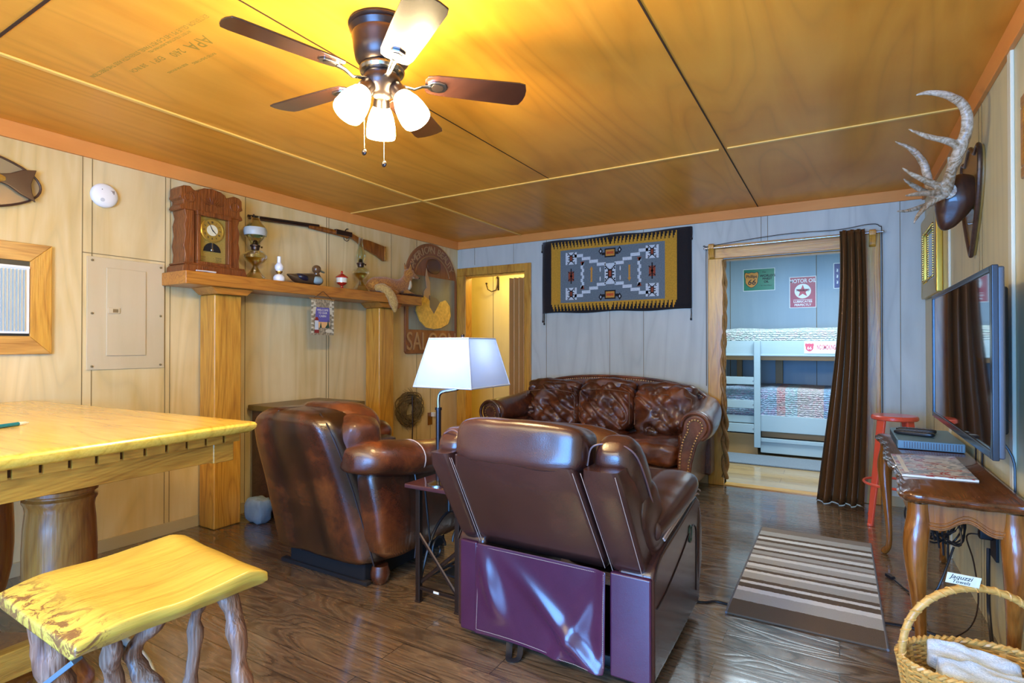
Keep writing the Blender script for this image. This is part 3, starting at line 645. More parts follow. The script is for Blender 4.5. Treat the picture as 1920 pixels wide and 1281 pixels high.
# rifle
t = thing('antique_rifle', 'antique long rifle hung on the left wall above the mantel', 'rifle', (-3.66, 3.0, 2.1))
def RL(p, x=.03): return V((XL+x, p[0], p[1]))
b0, b1, b2 = (2.425, 2.135), (3.05, 2.178), (3.20, 2.172)
g = G(); g.tube([RL(b0), RL(b1)], [.009, .012], 12); part('barrel', g, 'iron', t)
g = G(); g.tube([RL((2.43, 2.118)), RL((2.96, 2.155))], .006, 8); g.cbox(RL((2.47, 2.148)), (.004, .012, .014)); part('ramrod', g, 'darkwood', t)
g = G(); g.tube([RL(p) for p in ((2.95, 2.155), (3.10, 2.158), (3.25, 2.155), (3.36, 2.150))], [.012, .018, .018, .020], 10, sq=(1.2, .8)); part('forestock', g, 'walnut', t)
g = G(); g.box(XL+.015, XL+.047, 3.22, 3.40, 2.142, 2.185, None); part('receiver', g, 'iron', t, bevel=.005)
g = G(); g.tube([RL(p) for p in spline([(3.33, 2.185), (3.345, 2.205), (3.365, 2.21)], 3)], [.006, .005, .004], 6); part('hammer', g, 'iron', t)
g = G(); g.tube([RL(p) for p in circ(3.345, 2.125, .03, .022, 14)], .003, 6, closed=True); g.tube([RL((3.345, 2.14)), RL((3.35, 2.118))], .0025, 5); part('trigger_guard', g, 'iron', t)
g = G(); g.prism([(3.37, 2.182), (3.42, 2.172), (3.50, 2.150), (3.60, 2.150), (3.80, 2.125), (3.81, 2.02), (3.79, 1.985), (3.70, 2.025), (3.55, 2.065), (3.46, 2.115), (3.38, 2.142)], .012, .046, LW(0, 0)); part('buttstock', g, 'walnut', t, bevel=.008)
g = G(); g.box(XL+.010, XL+.048, 3.795, 3.812, 1.99, 2.125); part('butt_plate', g, 'brass', t, bevel=.003)
# fox
t = thing('taxidermy_fox', 'orange fox lying curled on the right end of the mantel', 'fox', (-3.5, 3.75, ZM))
g = G()
g.tube(spline([(-3.55, 3.50, ZM+.05), (-3.54, 3.56, ZM+.075), (-3.53, 3.68, ZM+.085), (-3.53, 3.80, ZM+.085), (-3.53, 3.90, ZM+.10), (-3.52, 3.96, ZM+.15), (-3.52, 3.985, ZM+.20)], 4), [.03, .07, .078, .07, .068, .055, .04], 14)
g.ball((-3.515, 4.0, ZM+.225), .052, (.95, 1.15, .9)); g.tube([(-3.51, 4.02, ZM+.215), (-3.50, 4.075, ZM+.20), (-3.495, 4.115, ZM+.192)], [.034, .022, .010], 10)
for dx in (-.026, .026): g.tube([(-3.515+dx, 3.985, ZM+.255), (-3.515+dx*1.5, 3.98, ZM+.30), (-3.515+dx*1.7, 3.978, ZM+.325)], [.022, .013, .003], 8, sq=(1, .6))
g.tube(spline([(-3.50, 3.92, ZM+.05), (-3.46, 3.97, ZM+.025), (-3.45, 4.02, ZM+.016)], 3), [.03, .018, .012], 8)
g.tube(spline([(-3.56, 3.92, ZM+.05), (-3.57, 3.98, ZM+.025), (-3.57, 4.03, ZM+.016)], 3), [.03, .018, .012], 8)
g.tube(spline([(-3.50, 3.60, ZM+.05), (-3.445, 3.68, ZM+.03), (-3.44, 3.76, ZM+.02)], 3), [.05, .03, .016], 8)
part('body', g, 'fur', t, remesh=.008)
g = G(); g.tube(spline([(-3.49, 3.54, ZM+.045), (-3.43, 3.56, ZM+.045), (-3.385, 3.60, ZM-.01), (-3.375, 3.64, ZM-.09), (-3.378, 3.655, ZM-.165)], 4), [.03, .04, .042, .040, .008], 12); part('tail', g, 'furpale', t)
g = G(); g.cushion((-3.515, 4.03, ZM+.195), (.06, .10, .035), k=2.2, n=6); g.cushion((-3.50, 3.965, ZM+.115), (.085, .06, .11), k=2.2, n=6); part('chest_fur', g, plain('cream_fur', (.68, .55, .34), .9), t)
for dx in (-.028, .03):
    g = G(); g.ball((-3.513+dx, 4.035, ZM+.232), .006, n=3); part('eye', g, 'black', t)
g = G(); g.ball((-3.494, 4.12, ZM+.192), .008, n=3); part('nose', g, 'black', t)
for dx in (-.036, .036):
    g = G(); g.tube([(-3.515+dx*1.08, 3.986, ZM+.29), (-3.515+dx*1.24, 3.984, ZM+.329)], [.012, .002], 6, sq=(1, .4)); part('ear_tip', g, 'black', t)
for i, (a, b) in enumerate((((-3.44, 3.80, ZM+.012), (-3.42, 4.09, ZM+.012)), ((-3.46, 3.86, ZM+.012), (-3.445, 4.12, ZM+.010)))):
    g = G(); g.tube([a, V(a).lerp(V(b), .5)+V((0, 0, .006)), b], [.006, .010, .007], 8)
    single('carved_stick', g, 'darkwood', ('short dark stick lying under the fox, nearer the mantel edge', 'longer dark stick under the fox, poking past the mantel end')[i], 'stick', V(a), 'sticks under the fox')
# banner hung on the mantel
t = thing('hanging_banner', 'small woven welcome banner hanging from the mantel front', 'banner', (-3.385, 2.87, 1.56))
m = LW(2.872, 1.42, -3.392)
g = G(); g.box(-.107, .107, -.14, .135, 0, .004, m); bn = part('cloth', g, fabric('log_pattern_weave', (.42, .34, .20), (.14, .11, .06), 60, .9, .3), t)
g = G(); g.cyl(m @ V((-.117, .135, .002)), m @ V((.117, .135, .002)), .004); part('dowel', g, 'oak_edge', t)
g = G(); g.tube([m @ V(p) for p in ((-.085, .138, .006), (-.004, .192, .006), (.004, .192, .006), (.085, .138, .006))], .0022, 6); part('cord', g, 'darkwood', t)
g = G(); g.mi = 0; g.box(-.068, .064, -.085, .07, .004, .005, m); g.mi = 1; g.box(-.068, .064, -.085, -.04, .005, .0055, m)
g.mi = 2; g.prism([(.02, -.085), (.064, -.085), (.05, -.02), (.04, -.06)], .0055, .006, m); g.prism([(-.03, -.085), (-.01, -.085), (-.02, -.04)], .0055, .006, m)
g.mi = 3
for i in range(8): g.box(-.107, -.085, -.125+i*.033, -.112+i*.033, .004, .0046, m); g.box(.085, .107, -.125+i*.033, -.112+i*.033, .004, .0046, m)
g.prism([(-.095, .075), (-.06, .075), (-.075, .125)], .0045, .0055, m); g.prism([(.06, .075), (.095, .075), (.075, .125)], .0045, .0055, m); g.prism(circ(.06, -.108, .035, .014), .0045, .0055, m)
g.prism([(-.095, .02), (-.07, .02), (-.06, .08), (-.085, .08)], .0045, .0055, m); g.prism([(.07, .02), (.095, .02), (.085, .08), (.06, .08)], .0045, .0055, m)
g.mi = 4; g.box(-.078, -.038, -.125, -.10, .005, .007, m); g.prism([(-.078, -.03), (-.038, -.03), (-.05, -.005), (-.066, -.005)], .005, .007, m)
g.mi = 5; g.box(-.074, -.042, -.10, -.03, .005, .0065, m)
part('picture', g, [plain('dusk_violet', (.12, .10, .34), .8), plain('dusk_orange', (.75, .42, .16), .8), plain('pine_green', (.02, .06, .035), .8), plain('cream_weave', (.62, .56, .40), .8), plain('lantern_red', (.25, .02, .015), .7), plain('lantern_pane', (.55, .62, .66), .6)], bn, smooth=False)
ptt = plain('pale_thread_text', (.75, .70, .62), .8)
for s, z in (('WELCOME', .05), ('TO OUR', .028), ('CABIN', .004)):
    g = G(); gtext(g, s, .023, m @ Matrix.Translation((-.002, z, .006)), .0008, sx=.95); part('text_line', g, ptt, bn, smooth=False)

# saloon sign
t = thing('saloon_sign', 'arched brown wooden saloon sign with painted lady on left wall', 'sign', (XL, 4.53, 1.12))
ys, ye, zb, zs = 4.108, 4.952, 1.118, 1.86; yc = (ys+ye)/2; rr = (ye-ys)/2
poly = [(ys+.02, zb), (ye-.02, zb), (ye, zb+.02)] + [(yc+rr*math.cos(R(a)), zs+.405*math.sin(R(a))) for a in range(0, 181, 6)] + [(ys, zb+.02)]
g = G(); g.prism(poly, 0, .022, LW(0, 0)); bd = part('board', g, 'signw', t, bevel=.004)
g = G(); g.tube([LW(0, 0) @ V((yc+(rr-.13)*math.cos(R(a)), zs+.275*math.sin(R(a)), .024)) for a in range(15, 166, 6)], .008, 8); part('arch_moulding', g, plain('tan_sign_relief', (.34, .17, .065), .4), bd)
g = G(); g.box(yc-rr+.045, yc+rr-.045, 1.36, 1.915, .022, .024, LW(0, 0)); part('painted_panel', g, paint('teal_grey_panel', (.26, .34, .30), (.16, .10, .05), .25, .2, 'z', 1, .5, .75), bd, smooth=False)
def arctext(g, s, cy, cz, ry, rz, a0, a1, size, h, base=LW(0, 0)):
    for i, ch in enumerate(s):
        if ch == ' ': continue
        a = R(a0+(a1-a0)*i/(len(s)-1)); p = V((cy+ry*math.cos(a), cz+rz*math.sin(a), h)); nrm = V((math.cos(a)/ry, math.sin(a)/rz, 0)).normalized()
        loc = base @ Matrix.Translation(p) @ Matrix((V((nrm.y, -nrm.x, 0)), nrm, V((0, 0, 1)))).transposed().to_4x4()
        gtext(g, ch, size, loc, .006)
ctl = plain('carved_tan_letters', (.42, .24, .10), .4)
g = G(); arctext(g, 'AMERICAN', yc, zs, rr-.065, .335, 152, 90, .105, .022); part('lettering', g, ctl, bd, smooth=False)
g = G(); arctext(g, 'BEAUTY', yc, zs, rr-.065, .335, 73, 29, .105, .022); part('lettering', g, ctl, bd, smooth=False)
g = G(); gtext(g, 'SALOON', .26, LW(yc, 1.235, XL+.022), .007, sx=.78); part('lettering', g, ctl, bd, smooth=False)
g = G(); g.mi = 0
g.cushion(LW(0, 0) @ V((yc+.01, 2.03, .03)), (.03, .22, .16), k=2.2, n=8)
g.mi = 1; g.prism([(yc-.11, 1.80), (yc-.13, 1.90), (yc-.11, 2.0), (yc-.09, 1.93), (yc-.055, 1.86), (yc-.05, 1.70), (yc-.08, 1.62), (yc-.16, 1.66), (yc-.15, 1.76)], .024, .034, LW(0, 0))
g.mi = 2; hp = [(0, 1.55), (.10, 1.66), (.20, 1.69), (.27, 1.63), (.29, 1.52), (.24, 1.43), (.12, 1.385), (0, 1.37), (-.13, 1.385), (-.22, 1.45), (-.28, 1.55), (-.26, 1.66), (-.16, 1.71), (-.07, 1.67)]
g.prism([(yc+a, b) for a, b in hp], .024, .040, LW(0, 0))
g.mi = 3; g.prism([(yc-.07, 1.72), (yc+.04, 1.70), (yc+.10, 1.66), (yc, 1.53), (yc-.07, 1.60)], .024, .042, LW(0, 0))
part('lady_figure', g, [plain('dark_hair', (.12, .05, .025), .4), plain('tan_skin_paint', (.52, .32, .16), .4), fabric('gold_skirt_paint', (.85, .52, .06), (.60, .34, .03), 25, .35, .3), plain('grey_bodice', (.16, .13, .10), .4)], bd, bevel=.006)

# wreath, cord, outlet
t = thing('vine_wreath', 'round grapevine wreath hanging low on the left wall', 'wreath', (-3.64, 4.165, .56))
for ring in range(2):
    g = G()
    for k in range(17 if ring == 0 else 26):
        r0 = .075+.115*random.random(); ph = random.random()*6.28; amp = .012+.014*random.random(); zz = .015+.03*random.random()
        g.tube([LW(4.165, .565) @ V((math.cos(a)*(r0+amp*math.sin(3*a+ph)), math.sin(a)*(r0*.93+amp*math.cos(2*a+ph)), zz+.012*math.sin(4*a+ph))) for a in [2*PI*i/30 for i in range(30)]], .0042, 5, closed=True)
    if ring:
        for k in range(26):
            a = random.random()*6.28; r0 = .17; p = LW(4.165, .565) @ V((math.cos(a)*r0, math.sin(a)*r0, .03)); q = LW(4.165, .565) @ V((math.cos(a+.3)*(r0+.05), math.sin(a+.3)*(r0+.05), .03)); g.tube([p, q], [.0025, .001], 4)
    part('vine_coil' if ring == 0 else 'vine_twigs', g, 'twig', t)
g = G(); g.tube([(-3.615, 4.165, .70), (-3.612, 4.165, .42), (-3.62, 4.16, .2), (-3.62, 4.15, .003)], .006, 6); single('power_cord', g, 'iron', 'brown cord running down from the vine wreath to the floor', 'cord', (-3.62, 4.15, 0))
t = thing('wall_outlet', 'dark wood wall outlet plate on the left wall beside the sofa', 'outlet', (XL, 4.53, .44))
g = G(); g.box(XL, XL+.008, 4.475, 4.545, .37, .50); part('cover', g, 'walnut', t, bevel=.002)
g = G(); g.box(XL+.008, XL+.05, 4.52, 4.56, .455, .50); part('plug', g, 'white', t, bevel=.004)
# low wooden chest between the posts
t = thing('wooden_chest', 'low dark chest with olive top between the mantel posts', 'chest', (-3.37, 2.66, 0))
g = G(); g.box(-3.62, -3.18, 2.44, 3.02, .04, .735); part('body', g, 'darkwood', t, bevel=.005)
g = G(); g.box(-3.64, -3.12, 2.42, 3.05, .735, .775); part('top', g, 'olive', t, bevel=.006)
for z0, z1 in ((.50, .70), (.29, .47), (.08, .26)):
    g = G(); g.box(-3.16, -3.148, 2.48, 2.98, z0, z1); d = part('drawer', g, 'darkwood', t, bevel=.004)
    g = G(); g.ball((-3.138, 2.73, (z0+z1)/2), .014, n=4); part('knob', g, 'iron', d)
g = G(); g.box(-3.61, -3.18, 2.46, 3.0, 0, .04); part('plinth', g, 'darkwood', t)
g = G(); g.cushion((-3.395, 2.345, .085), (.17, .11, .17), k=5, n=8, wr=.02, ws=14); single('stone_block', g, 'stone', 'rough blue grey stone block beside the near mantel post', 'stone', (-3.395, 2.325, 0))
# hook in the hall
t = thing('wall_hook', 'black iron coat hook on the yellow hall wall', 'hook', (-3.70, 5.89, 1.97))
g = G(); p = lambda a, b, c: BW(-3.70, 1.95, 5.897) @ V((a, b, c))
g.tube([p(0, .10, .01), p(0, .02, .02), p(-.01, -.05, .04), p(-.06, -.07, .07), p(-.11, -.04, .08), p(-.13, .02, .08)], [.008, .008, .008, .007, .006, .008], 8); part('arm', g, 'iron', t)
g = G(); g.ball(p(-.13, .035, .08), .014, n=3); part('tip', g, 'iron', t); g = G(); g.ball(p(0, .11, .02), .017, n=3); part('tip', g, 'iron', t)
g = G(); g.box(-.012, .012, -.05, .12, 0, .01, BW(-3.70, 1.95, 5.9)); part('backplate', g, 'iron', t, bevel=.003)

# ------------------------------------------------------------------ wingback recliner in the middle, seen from behind
rc = thing('recliner', 'dark plum brown leather recliner seen from behind in the room centre', 'armchair', (-.96, 2.2, 0))
def lean(z): return 1.885 - .28*((z-.38)/.42)        # rear face of the leaning back shell
def slab(g, x0, x1, z0, z1, th, x0b=None, x1b=None, n=8, crown=0.0, taper_top=.0):
    """leaning upholstered slab: rounded horizontal sections from z0 up to z1"""
    rings = []
    for i in range(n+1):
        t = i/n; z = z0+(z1-z0)*t
        a = (x0b if x0b is not None else x0)*(1-t)+x0*t; b = (x1b if x1b is not None else x1)*(1-t)+x1*t
        yb = lean(z); d = th*(1-taper_top*t); r = min(.022, d*.45)
        e = 0 if 0 < i < n else .012
        ring = []
        for cx, cy, a0 in ((b-r-e, yb+r+e, -90), (b-r-e, yb+d-r-e, 0), (a+r+e, yb+d-r-e, 90), (a+r+e, yb+r+e, 180)):
            for k in range(4): an = R(a0+30*k); ring.append(V((cx+r*math.cos(an), cy+r*math.sin(an), z)))
        rings.append(ring)
        if i in (0, n):
            pass
    return g.loft(rings)
g = G(); slab(g, -1.225, -.725, .395, .80, .10, -1.265, -.715); part('back_panel', g, 'leR', rc, angle=60)
g = G(); slab(g, -1.335, -1.230, .395, .80, .12, -1.355, -1.270); part('back_wing', g, 'leR', rc, angle=60)
g = G(); slab(g, -.715, -.575, .375, .805, .17, -.705, -.575); part('back_wing', g, 'leR', rc, angle=60)
# head cushion and wing bolsters
def sag(q, p):
    q = q.copy(); q.z += .010*(1-abs(p.x)**2)*(1 if p.z > 0 else 0); return q
g = G(); g.cushion((-.970, 1.725, .842), (.505, .215, .160), (R(-10), 0, 0), k=5.5, n=18, f=sag, wr=.004, ws=9); part('head_cushion', g, 'leR', rc, angle=180)
def bolster(xc, w, pts, r, sq=.9, name='wing_bolster'):
    P = spline(pts, 5); rr = smoothvals(r, 5); rings = []
    for i, (p, q) in enumerate(zip(P, rr)):
        tn = (P[min(i+1, len(P)-1)]-P[max(i-1, 0)]).normalized(); u = V((1, 0, 0)); n_ = tn.cross(u)
        rings.append([p + u*math.copysign(abs(math.cos(a))**.7, math.cos(a))*w*min(1, (q/max(r))**.6) + n_*math.copysign(abs(math.sin(a))**.8, math.sin(a))*q*(1+.03*math.sin(i*2.1+a*2)) for a in [2*PI*j/22 for j in range(22)]])
    g = G(); g.loft(rings); return part(name, g, 'leR', rc, sub=1, angle=180)
bolster(0, .066, [(-1.297, 1.98, .50), (-1.297, 1.90, .64), (-1.297, 1.83, .75), (-1.297, 1.755, .815), (-1.297, 1.725, .842), (-1.297, 1.715, .852)], [.06, .07, .075, .075, .05, .02])
bolster(0, .078, [(-.640, 2.02, .47), (-.640, 1.95, .60), (-.640, 1.865, .73), (-.640, 1.785, .81), (-.640, 1.735, .85), (-.640, 1.715, .868)], [.07, .085, .095, .092, .06, .02])
bolster(0, .030, [(-.585, 2.06, .44), (-.585, 1.97, .56), (-.585, 1.90, .66), (-.585, 1.87, .70)], [.07, .10, .09, .03], name='wing_side')
g = G(); g.cushion((-.96, 1.99, .66), (.56, .20, .46), (R(-24), 0, 0), k=4, n=12, wr=.01, ws=7); part('back_cushion', g, 'leR', rc, angle=180)
g = G(); g.cushion((-.96, 2.33, .41), (.58, .62, .17), k=5, n=12, wr=.008, ws=6); part('seat_cushion', g, 'leR', rc, angle=180)
g = G(); g.cushion((-.96, 2.63, .26), (.58, .10, .38), k=5, n=10, wr=.006, ws=6); part('foot_rest', g, 'leR', rc, angle=180)
for s_ in (-1, 1):
    xo = -.545 if s_ > 0 else -1.375; xi = xo - s_*.135
    prof = [(1.865, .03), (1.865, .385), (1.89, .425), (1.97, .455), (2.20, .485), (2.45, .52), (2.55, .525), (2.605, .495), (2.62, .42), (2.60, .08), (2.585, .045)]
    g = G(); g.prism(prof, min(xo, xi), max(xo, xi), frame((0, 0, 0), (0, 1, 0), (0, 0, 1))); a = part('arm_body', g, 'leR', rc, bevel=.018, seg=3)
    # arm pad, plump, higher at the front
    rings = []
    path = spline([(0, 1.93, .535), (0, 2.05, .55), (0, 2.2, .565), (0, 2.38, .585), (0, 2.50, .59), (0, 2.565, .565)], 4)
    rad = smoothvals([.045, .058, .062, .064, .058, .030], 4)
    xm = xo - s_*.072
    for p, r in zip(path, rad):
        rings.append([V((xm+math.copysign(abs(math.cos(q))**.65, math.cos(q))*(r+.030), p.y+.35*math.sin(q)*r*-.2, p.z+math.copysign(abs(math.sin(q))**.8, math.sin(q))*r*.95 + .0018*math.sin(p.y*95)*(math.cos(q)*s_ > 0))) for q in [2*PI*j/20 for j in range(20)]])
    g = G(); g.loft(rings); part('arm_pad', g, 'leR', rc, sub=1, angle=180)
    xs = xo + s_*.002
    g = G()
    g.tube([V((xm+s_*(.082 if i else .06), p.y, p.z-.022)) for i, p in enumerate(path)][1:-1], .0035, 6)
    g.tube([V((xm+s_*.078, p.y, p.z-.042)) for p in path][2:-2], .004, 6)
    part('pad_piping', g, 'stitch' if s_ > 0 else 'seamd', rc)
    g = G(); g.tube(spline([(xs, 1.90, .285), (xs, 2.02, .30), (xs, 2.25, .36), (xs, 2.42, .42), (xs, 2.50, .40), (xs, 2.515, .34), (xs, 2.51, .12)], 5), .0022, 6)
    g.tube(spline([(xs, 1.875, .39), (xs, 1.95, .455), (xs, 2.2, .487), (xs, 2.5, .527)], 5), .003, 6); part('side_seam', g, 'seamd', rc)
    g = G(); g.cushion((xo-s_*.03, 2.58, .30), (.075, .085, .42), k=3, n=8, wr=.004, ws=10); part('arm_front', g, 'leR', rc, angle=180)
# rear corner posts of the frame and the loose vinyl apron between them
for x0, x1 in ((-1.352, -1.268), (-.700, -.552)):
    g = G(); g.box(x0, x1, 1.855, 1.885, .03, .398); part('rear_rail', g, 'leV', rc, bevel=.008, seg=3)
rows = []
nx, nzz = 60, 26
for i in range(nzz+1):
    t = i/nzz; row = []
    for j in range(nx+1):
        u = j/nx; x = -1.268+u*(.560)
        z = .40 - t*(.362 - .01*u); y = 1.852
        f1 = math.exp(-((u-.04-.20*t)/.07)**2); f2 = math.exp(-((u-.18-.75*t*(1.0))/.09)**2); f3 = math.exp(-((u-1.0+.02*t)/.05)**2)
        f4 = math.exp(-((u-1.0+.34*t)/.06)**2)
        y -= (.020*f1*math.sin(PI*min(1, t*1.2)) + .030*f2*t + .012*f3 + .020*f4*t*(1-.2*t)) + .006*math.sin(u*7+t*3)*t
        y -= .012*t; row.append((x, y, z))
    rows.append(row)
g = G(); g.grid(rows); part('rear_apron', g, 'leV', rc, solid=.004, sub=1, angle=180)
def stitchrow(g, pts, r=.0013, step=.006, duty=.6):
    P = [V(p) for p in pts]
    for a, b in zip(P[:-1], P[1:]):
        L = (b-a).length; n = max(1, int(L/step))
        for i in range(n): g.tube([a.lerp(b, i/n), a.lerp(b, (i+duty)/n)], r, 4)
g = G()
for dx in (0, .012):
    stitchrow(g, [(-1.225+.004-dx*.3+dx, lean(.79)-.001, .79), (-1.262+dx, lean(.40)-.001, .40)])
stitchrow(g, [(-.732, lean(.79)-.001, .79), (-.722, lean(.40)-.001, .40)])
stitchrow(g, [(-.703, lean(.795)-.001, .795), (-.694, lean(.39)-.001, .39)])
stitchrow(g, [(-.588, lean(.795)-.001, .795), (-.586, lean(.39)-.001, .39)])
stitchrow(g, [(-1.262, 1.848, .388), (-1.255, 1.842, .24), (-1.256, 1.832, .058)])
stitchrow(g, [(-.716, 1.838, .39), (-.716, 1.828, .24), (-.712, 1.822, .055)])
stitchrow(g, [(-1.255+.545*i/10, rows[24][int(60*i/10)][1]-.004, .058-.0005*i) for i in range(11)])
stitchrow(g, [(-1.25+.53*i/10, 1.849, .388) for i in range(11)])
part('stitching', g, 'stitch', rc, smooth=False, kind='stuff')
g = G()
def pip(pts, r=.0032): g.tube(spline(pts, 4), r, 8)
pip([(-1.20, 1.70, .905), (-1.10, 1.715, .922), (-.96, 1.72, .928), (-.82, 1.715, .922), (-.745, 1.70, .905)])
pip([(-.718, 1.70, .80), (-.712, 1.715, .855), (-.68, 1.725, .872), (-.64, 1.73, .868), (-.60, 1.73, .870), (-.566, 1.76, .83), (-.560, 1.86, .71), (-.560, 1.95, .58), (-.558, 1.99, .50)])
pip([(-1.245, 1.70, .82), (-1.255, 1.71, .862), (-1.29, 1.715, .872), (-1.33, 1.72, .855)])
part('cushion_piping', g, plain('mauve_piping', (.17, .09, .085), .4), rc)
g = G(); g.box(-1.27, -.62, 1.95, 2.52, 0, .05); part('base', g, 'black', rc, bevel=.01)
g = G(); g.tube(spline([(-1.12, 1.87, .05), (-1.10, 1.83, .012), (-1.08, 1.80, .004), (-1.05, 1.82, .010), (-1.07, 1.87, .05)], 4), .010, 6, sq=(.3, 1.4)); part('strap', g, 'black', rc)
g = G(); g.tube([(-.5435, 2.40+.024*math.cos(a), .40+.034*math.sin(a)) for a in [2*PI*i/20 for i in range(20)]], .004, 6, closed=True); part('control_ring', g, plain('dark_green_ring', (.01, .05, .03), .3), rc)
g = G(); g.box(-.546, -.541, 2.39, 2.41, .38, .42); part('control_button', g, 'black', rc, bevel=.002)

# ------------------------------------------------------------------ barrel armchair at left, seen from its rear corner
ac = thing('leather_armchair', 'burnished brown barrel back leather armchair beside the oak table', 'armchair', (-2.3, 2.35, 0))
def backring(z, n=64):
    """rounded plan of the barrel back with stitched channels behind"""
    k = [(.09, -2.735, -1.965, 1.945, .40), (.30, -2.745, -2.00, 1.905, .38), (.50, -2.735, -2.025, 1.855, .36), (.68, -2.715, -2.045, 1.795, .34), (.80, -2.675, -2.070, 1.755, .32), (.858, -2.62, -2.125, 1.762, .28), (.885, -2.55, -2.20, 1.80, .20)]
    for i in range(len(k)-1):
        if k[i][0] <= z <= k[i+1][0]: break
    t = (z-k[i][0])/(k[i+1][0]-k[i][0]); a, b = k[i], k[i+1]
    x0, x1, y, d = [a[j]*(1-t)+b[j]*t for j in (1, 2, 3, 4)]
    cx, cy, hx, hy = (x0+x1)/2, y+d/2, (x1-x0)/2, d/2; out = []
    for j in range(n):
        q = 2*PI*j/n; c, s = math.cos(q), math.sin(q)
        px = cx+hx*math.copysign(abs(c)**.42, c); py = cy+hy*math.copysign(abs(s)**.42, s)
        if s < -.05:
            u = (px-x0)/(x1-x0); e = min(abs(u-.33), abs(u-.60), abs(u-.97), abs(u-.05)); py += .020*math.exp(-(e/.035)**2)
        out.append(V((px, py, z)))
    return out
zz = [.09+.796*i/22 for i in range(22)]+[.8845]
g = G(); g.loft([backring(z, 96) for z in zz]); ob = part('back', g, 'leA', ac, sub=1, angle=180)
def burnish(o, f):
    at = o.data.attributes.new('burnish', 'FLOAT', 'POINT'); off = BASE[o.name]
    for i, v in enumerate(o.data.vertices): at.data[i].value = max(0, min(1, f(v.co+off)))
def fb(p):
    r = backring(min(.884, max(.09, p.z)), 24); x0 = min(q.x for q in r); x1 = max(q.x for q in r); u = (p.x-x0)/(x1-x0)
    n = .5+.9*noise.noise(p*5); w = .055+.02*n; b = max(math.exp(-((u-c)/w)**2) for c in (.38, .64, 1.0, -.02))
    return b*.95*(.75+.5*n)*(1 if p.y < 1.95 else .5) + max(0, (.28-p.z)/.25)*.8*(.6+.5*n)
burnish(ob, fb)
M['burn'] = leather('dark_burnished_seam_leather', (.012, .004, .003), (.03, .008, .005), (.08, .02, .008), .3, 6, .4)
def backpt(u, z, off=.004):
    r = backring(z, 256); x0 = min(p.x for p in r); x1 = max(p.x for p in r); x = x0+u*(x1-x0)
    p = min((p for p in r if p.y < sum(q.y for q in r)/len(r)), key=lambda p: abs(p.x-x)); return V((p.x, p.y-off, p.z))
for u in (.33, .60, .965):
    g = G(); g.tube([backpt(u, z, -.002) for z in [.10+.77*i/14 for i in range(15)]], .0045, 6); part('channel_seam', g, 'seamd', ac)
# side body under the rolled arm
for s_ in (1, -1):
    def X(x): return x if s_ > 0 else -4.62-x
    rings = []
    for z, xo, y0_, y1_ in ((.09, -1.91, 1.99, 2.75), (.25, -1.885, 1.975, 2.78), (.42, -1.89, 1.95, 2.79), (.56, -1.915, 1.93, 2.77), (.64, -1.94, 1.95, 2.72)):
        ring = []; xi = xo-.22; cx, cy, hx, hy = (xo+xi)/2, (y0_+y1_)/2, .11, (y1_-y0_)/2; N = 72
        for j in range(N):
            q = 2*PI*j/N; c, s = math.cos(q), math.sin(q); px = cx+hx*math.copysign(abs(c)**.4, c); py = cy+hy*math.copysign(abs(s)**.4, s)
            if c > .1:
                e = min(abs(py-(2.19+.03*z)), abs(py-2.52)); px -= .016*math.exp(-(e/.02)**2)
            ring.append(V((X(px), py, z)))
        rings.append(ring if s_ > 0 else ring[::-1])
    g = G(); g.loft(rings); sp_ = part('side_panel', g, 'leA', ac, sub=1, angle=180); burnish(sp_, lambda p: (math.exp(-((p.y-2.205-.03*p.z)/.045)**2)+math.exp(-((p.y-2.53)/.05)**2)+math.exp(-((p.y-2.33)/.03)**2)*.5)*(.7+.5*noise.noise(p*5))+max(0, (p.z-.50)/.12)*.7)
    path = spline([(-2.045, 1.865, .640), (-1.975, 1.935, .652), (-1.925, 2.15, .625), (-1.92, 2.35, .60), (-1.93, 2.55, .60), (-1.95, 2.72, .615), (-1.96, 2.80, .60)], 5)
    rad = smoothvals([.055, .092, .103, .098, .098, .10, .05], 5)
    rings = []
    for i, (p, r) in enumerate(zip(path, rad)):
        rings.append([V((X(p.x+r*1.05*math.cos(q)), p.y+.1*r*math.sin(q), p.z+r*.88*math.sin(q)-.01*math.cos(q))) for q in [2*PI*j/20 for j in range(20)]])
        if s_ < 0: rings[-1].reverse()
    g = G(); g.loft(rings); part('rolled_arm', g, 'leA', ac, sub=1, angle=180)
    i0 = 11
    g = G(); g.tube([V((X(path[i0].x+(rad[i0]+.001)*1.05*math.cos(q)), path[i0].y, path[i0].z+(rad[i0]+.001)*.88*math.sin(q))) for q in [R(-70+i*16) for i in range(16)]], .003, 5)
    part('arm_seam', g, 'stitch', ac)
    g = G(); g.tube([V((X(-1.902+.012), 2.195, .10)), V((X(-1.880+.010), 2.20, .28)), V((X(-1.888+.010), 2.205, .45)), V((X(-1.91), 2.21, .56))], .0035, 6); part('side_seam', g, 'seamd', ac)
    g = G(); g.lathe([(0, 0), (.035, 0), (.045, .02), (.05, .05), (.04, .09), (0, .09)], (X(-2.0), 2.06, 0)); part('bun_foot', g, 'leA', ac)
g = G(); g.cushion((-2.33, 2.06, .76), (.50, .30, .28), (R(-8), 0, 0), k=3.2, n=14, wr=.02, ws=6); part('back_cushion', g, 'leS', ac, angle=180)
g = G(); g.cushion((-2.085, 1.985, .745), (.20, .22, .20), (R(-6), R(18), R(-20)), k=2.8, n=12, wr=.012, ws=9); part('back_corner_puff', g, 'leS', ac, angle=180)
g = G(); g.cushion((-2.31, 2.45, .43), (.56, .66, .20), k=4.5, n=12, wr=.012, ws=6); part('seat_cushion', g, 'leA', ac, angle=180)
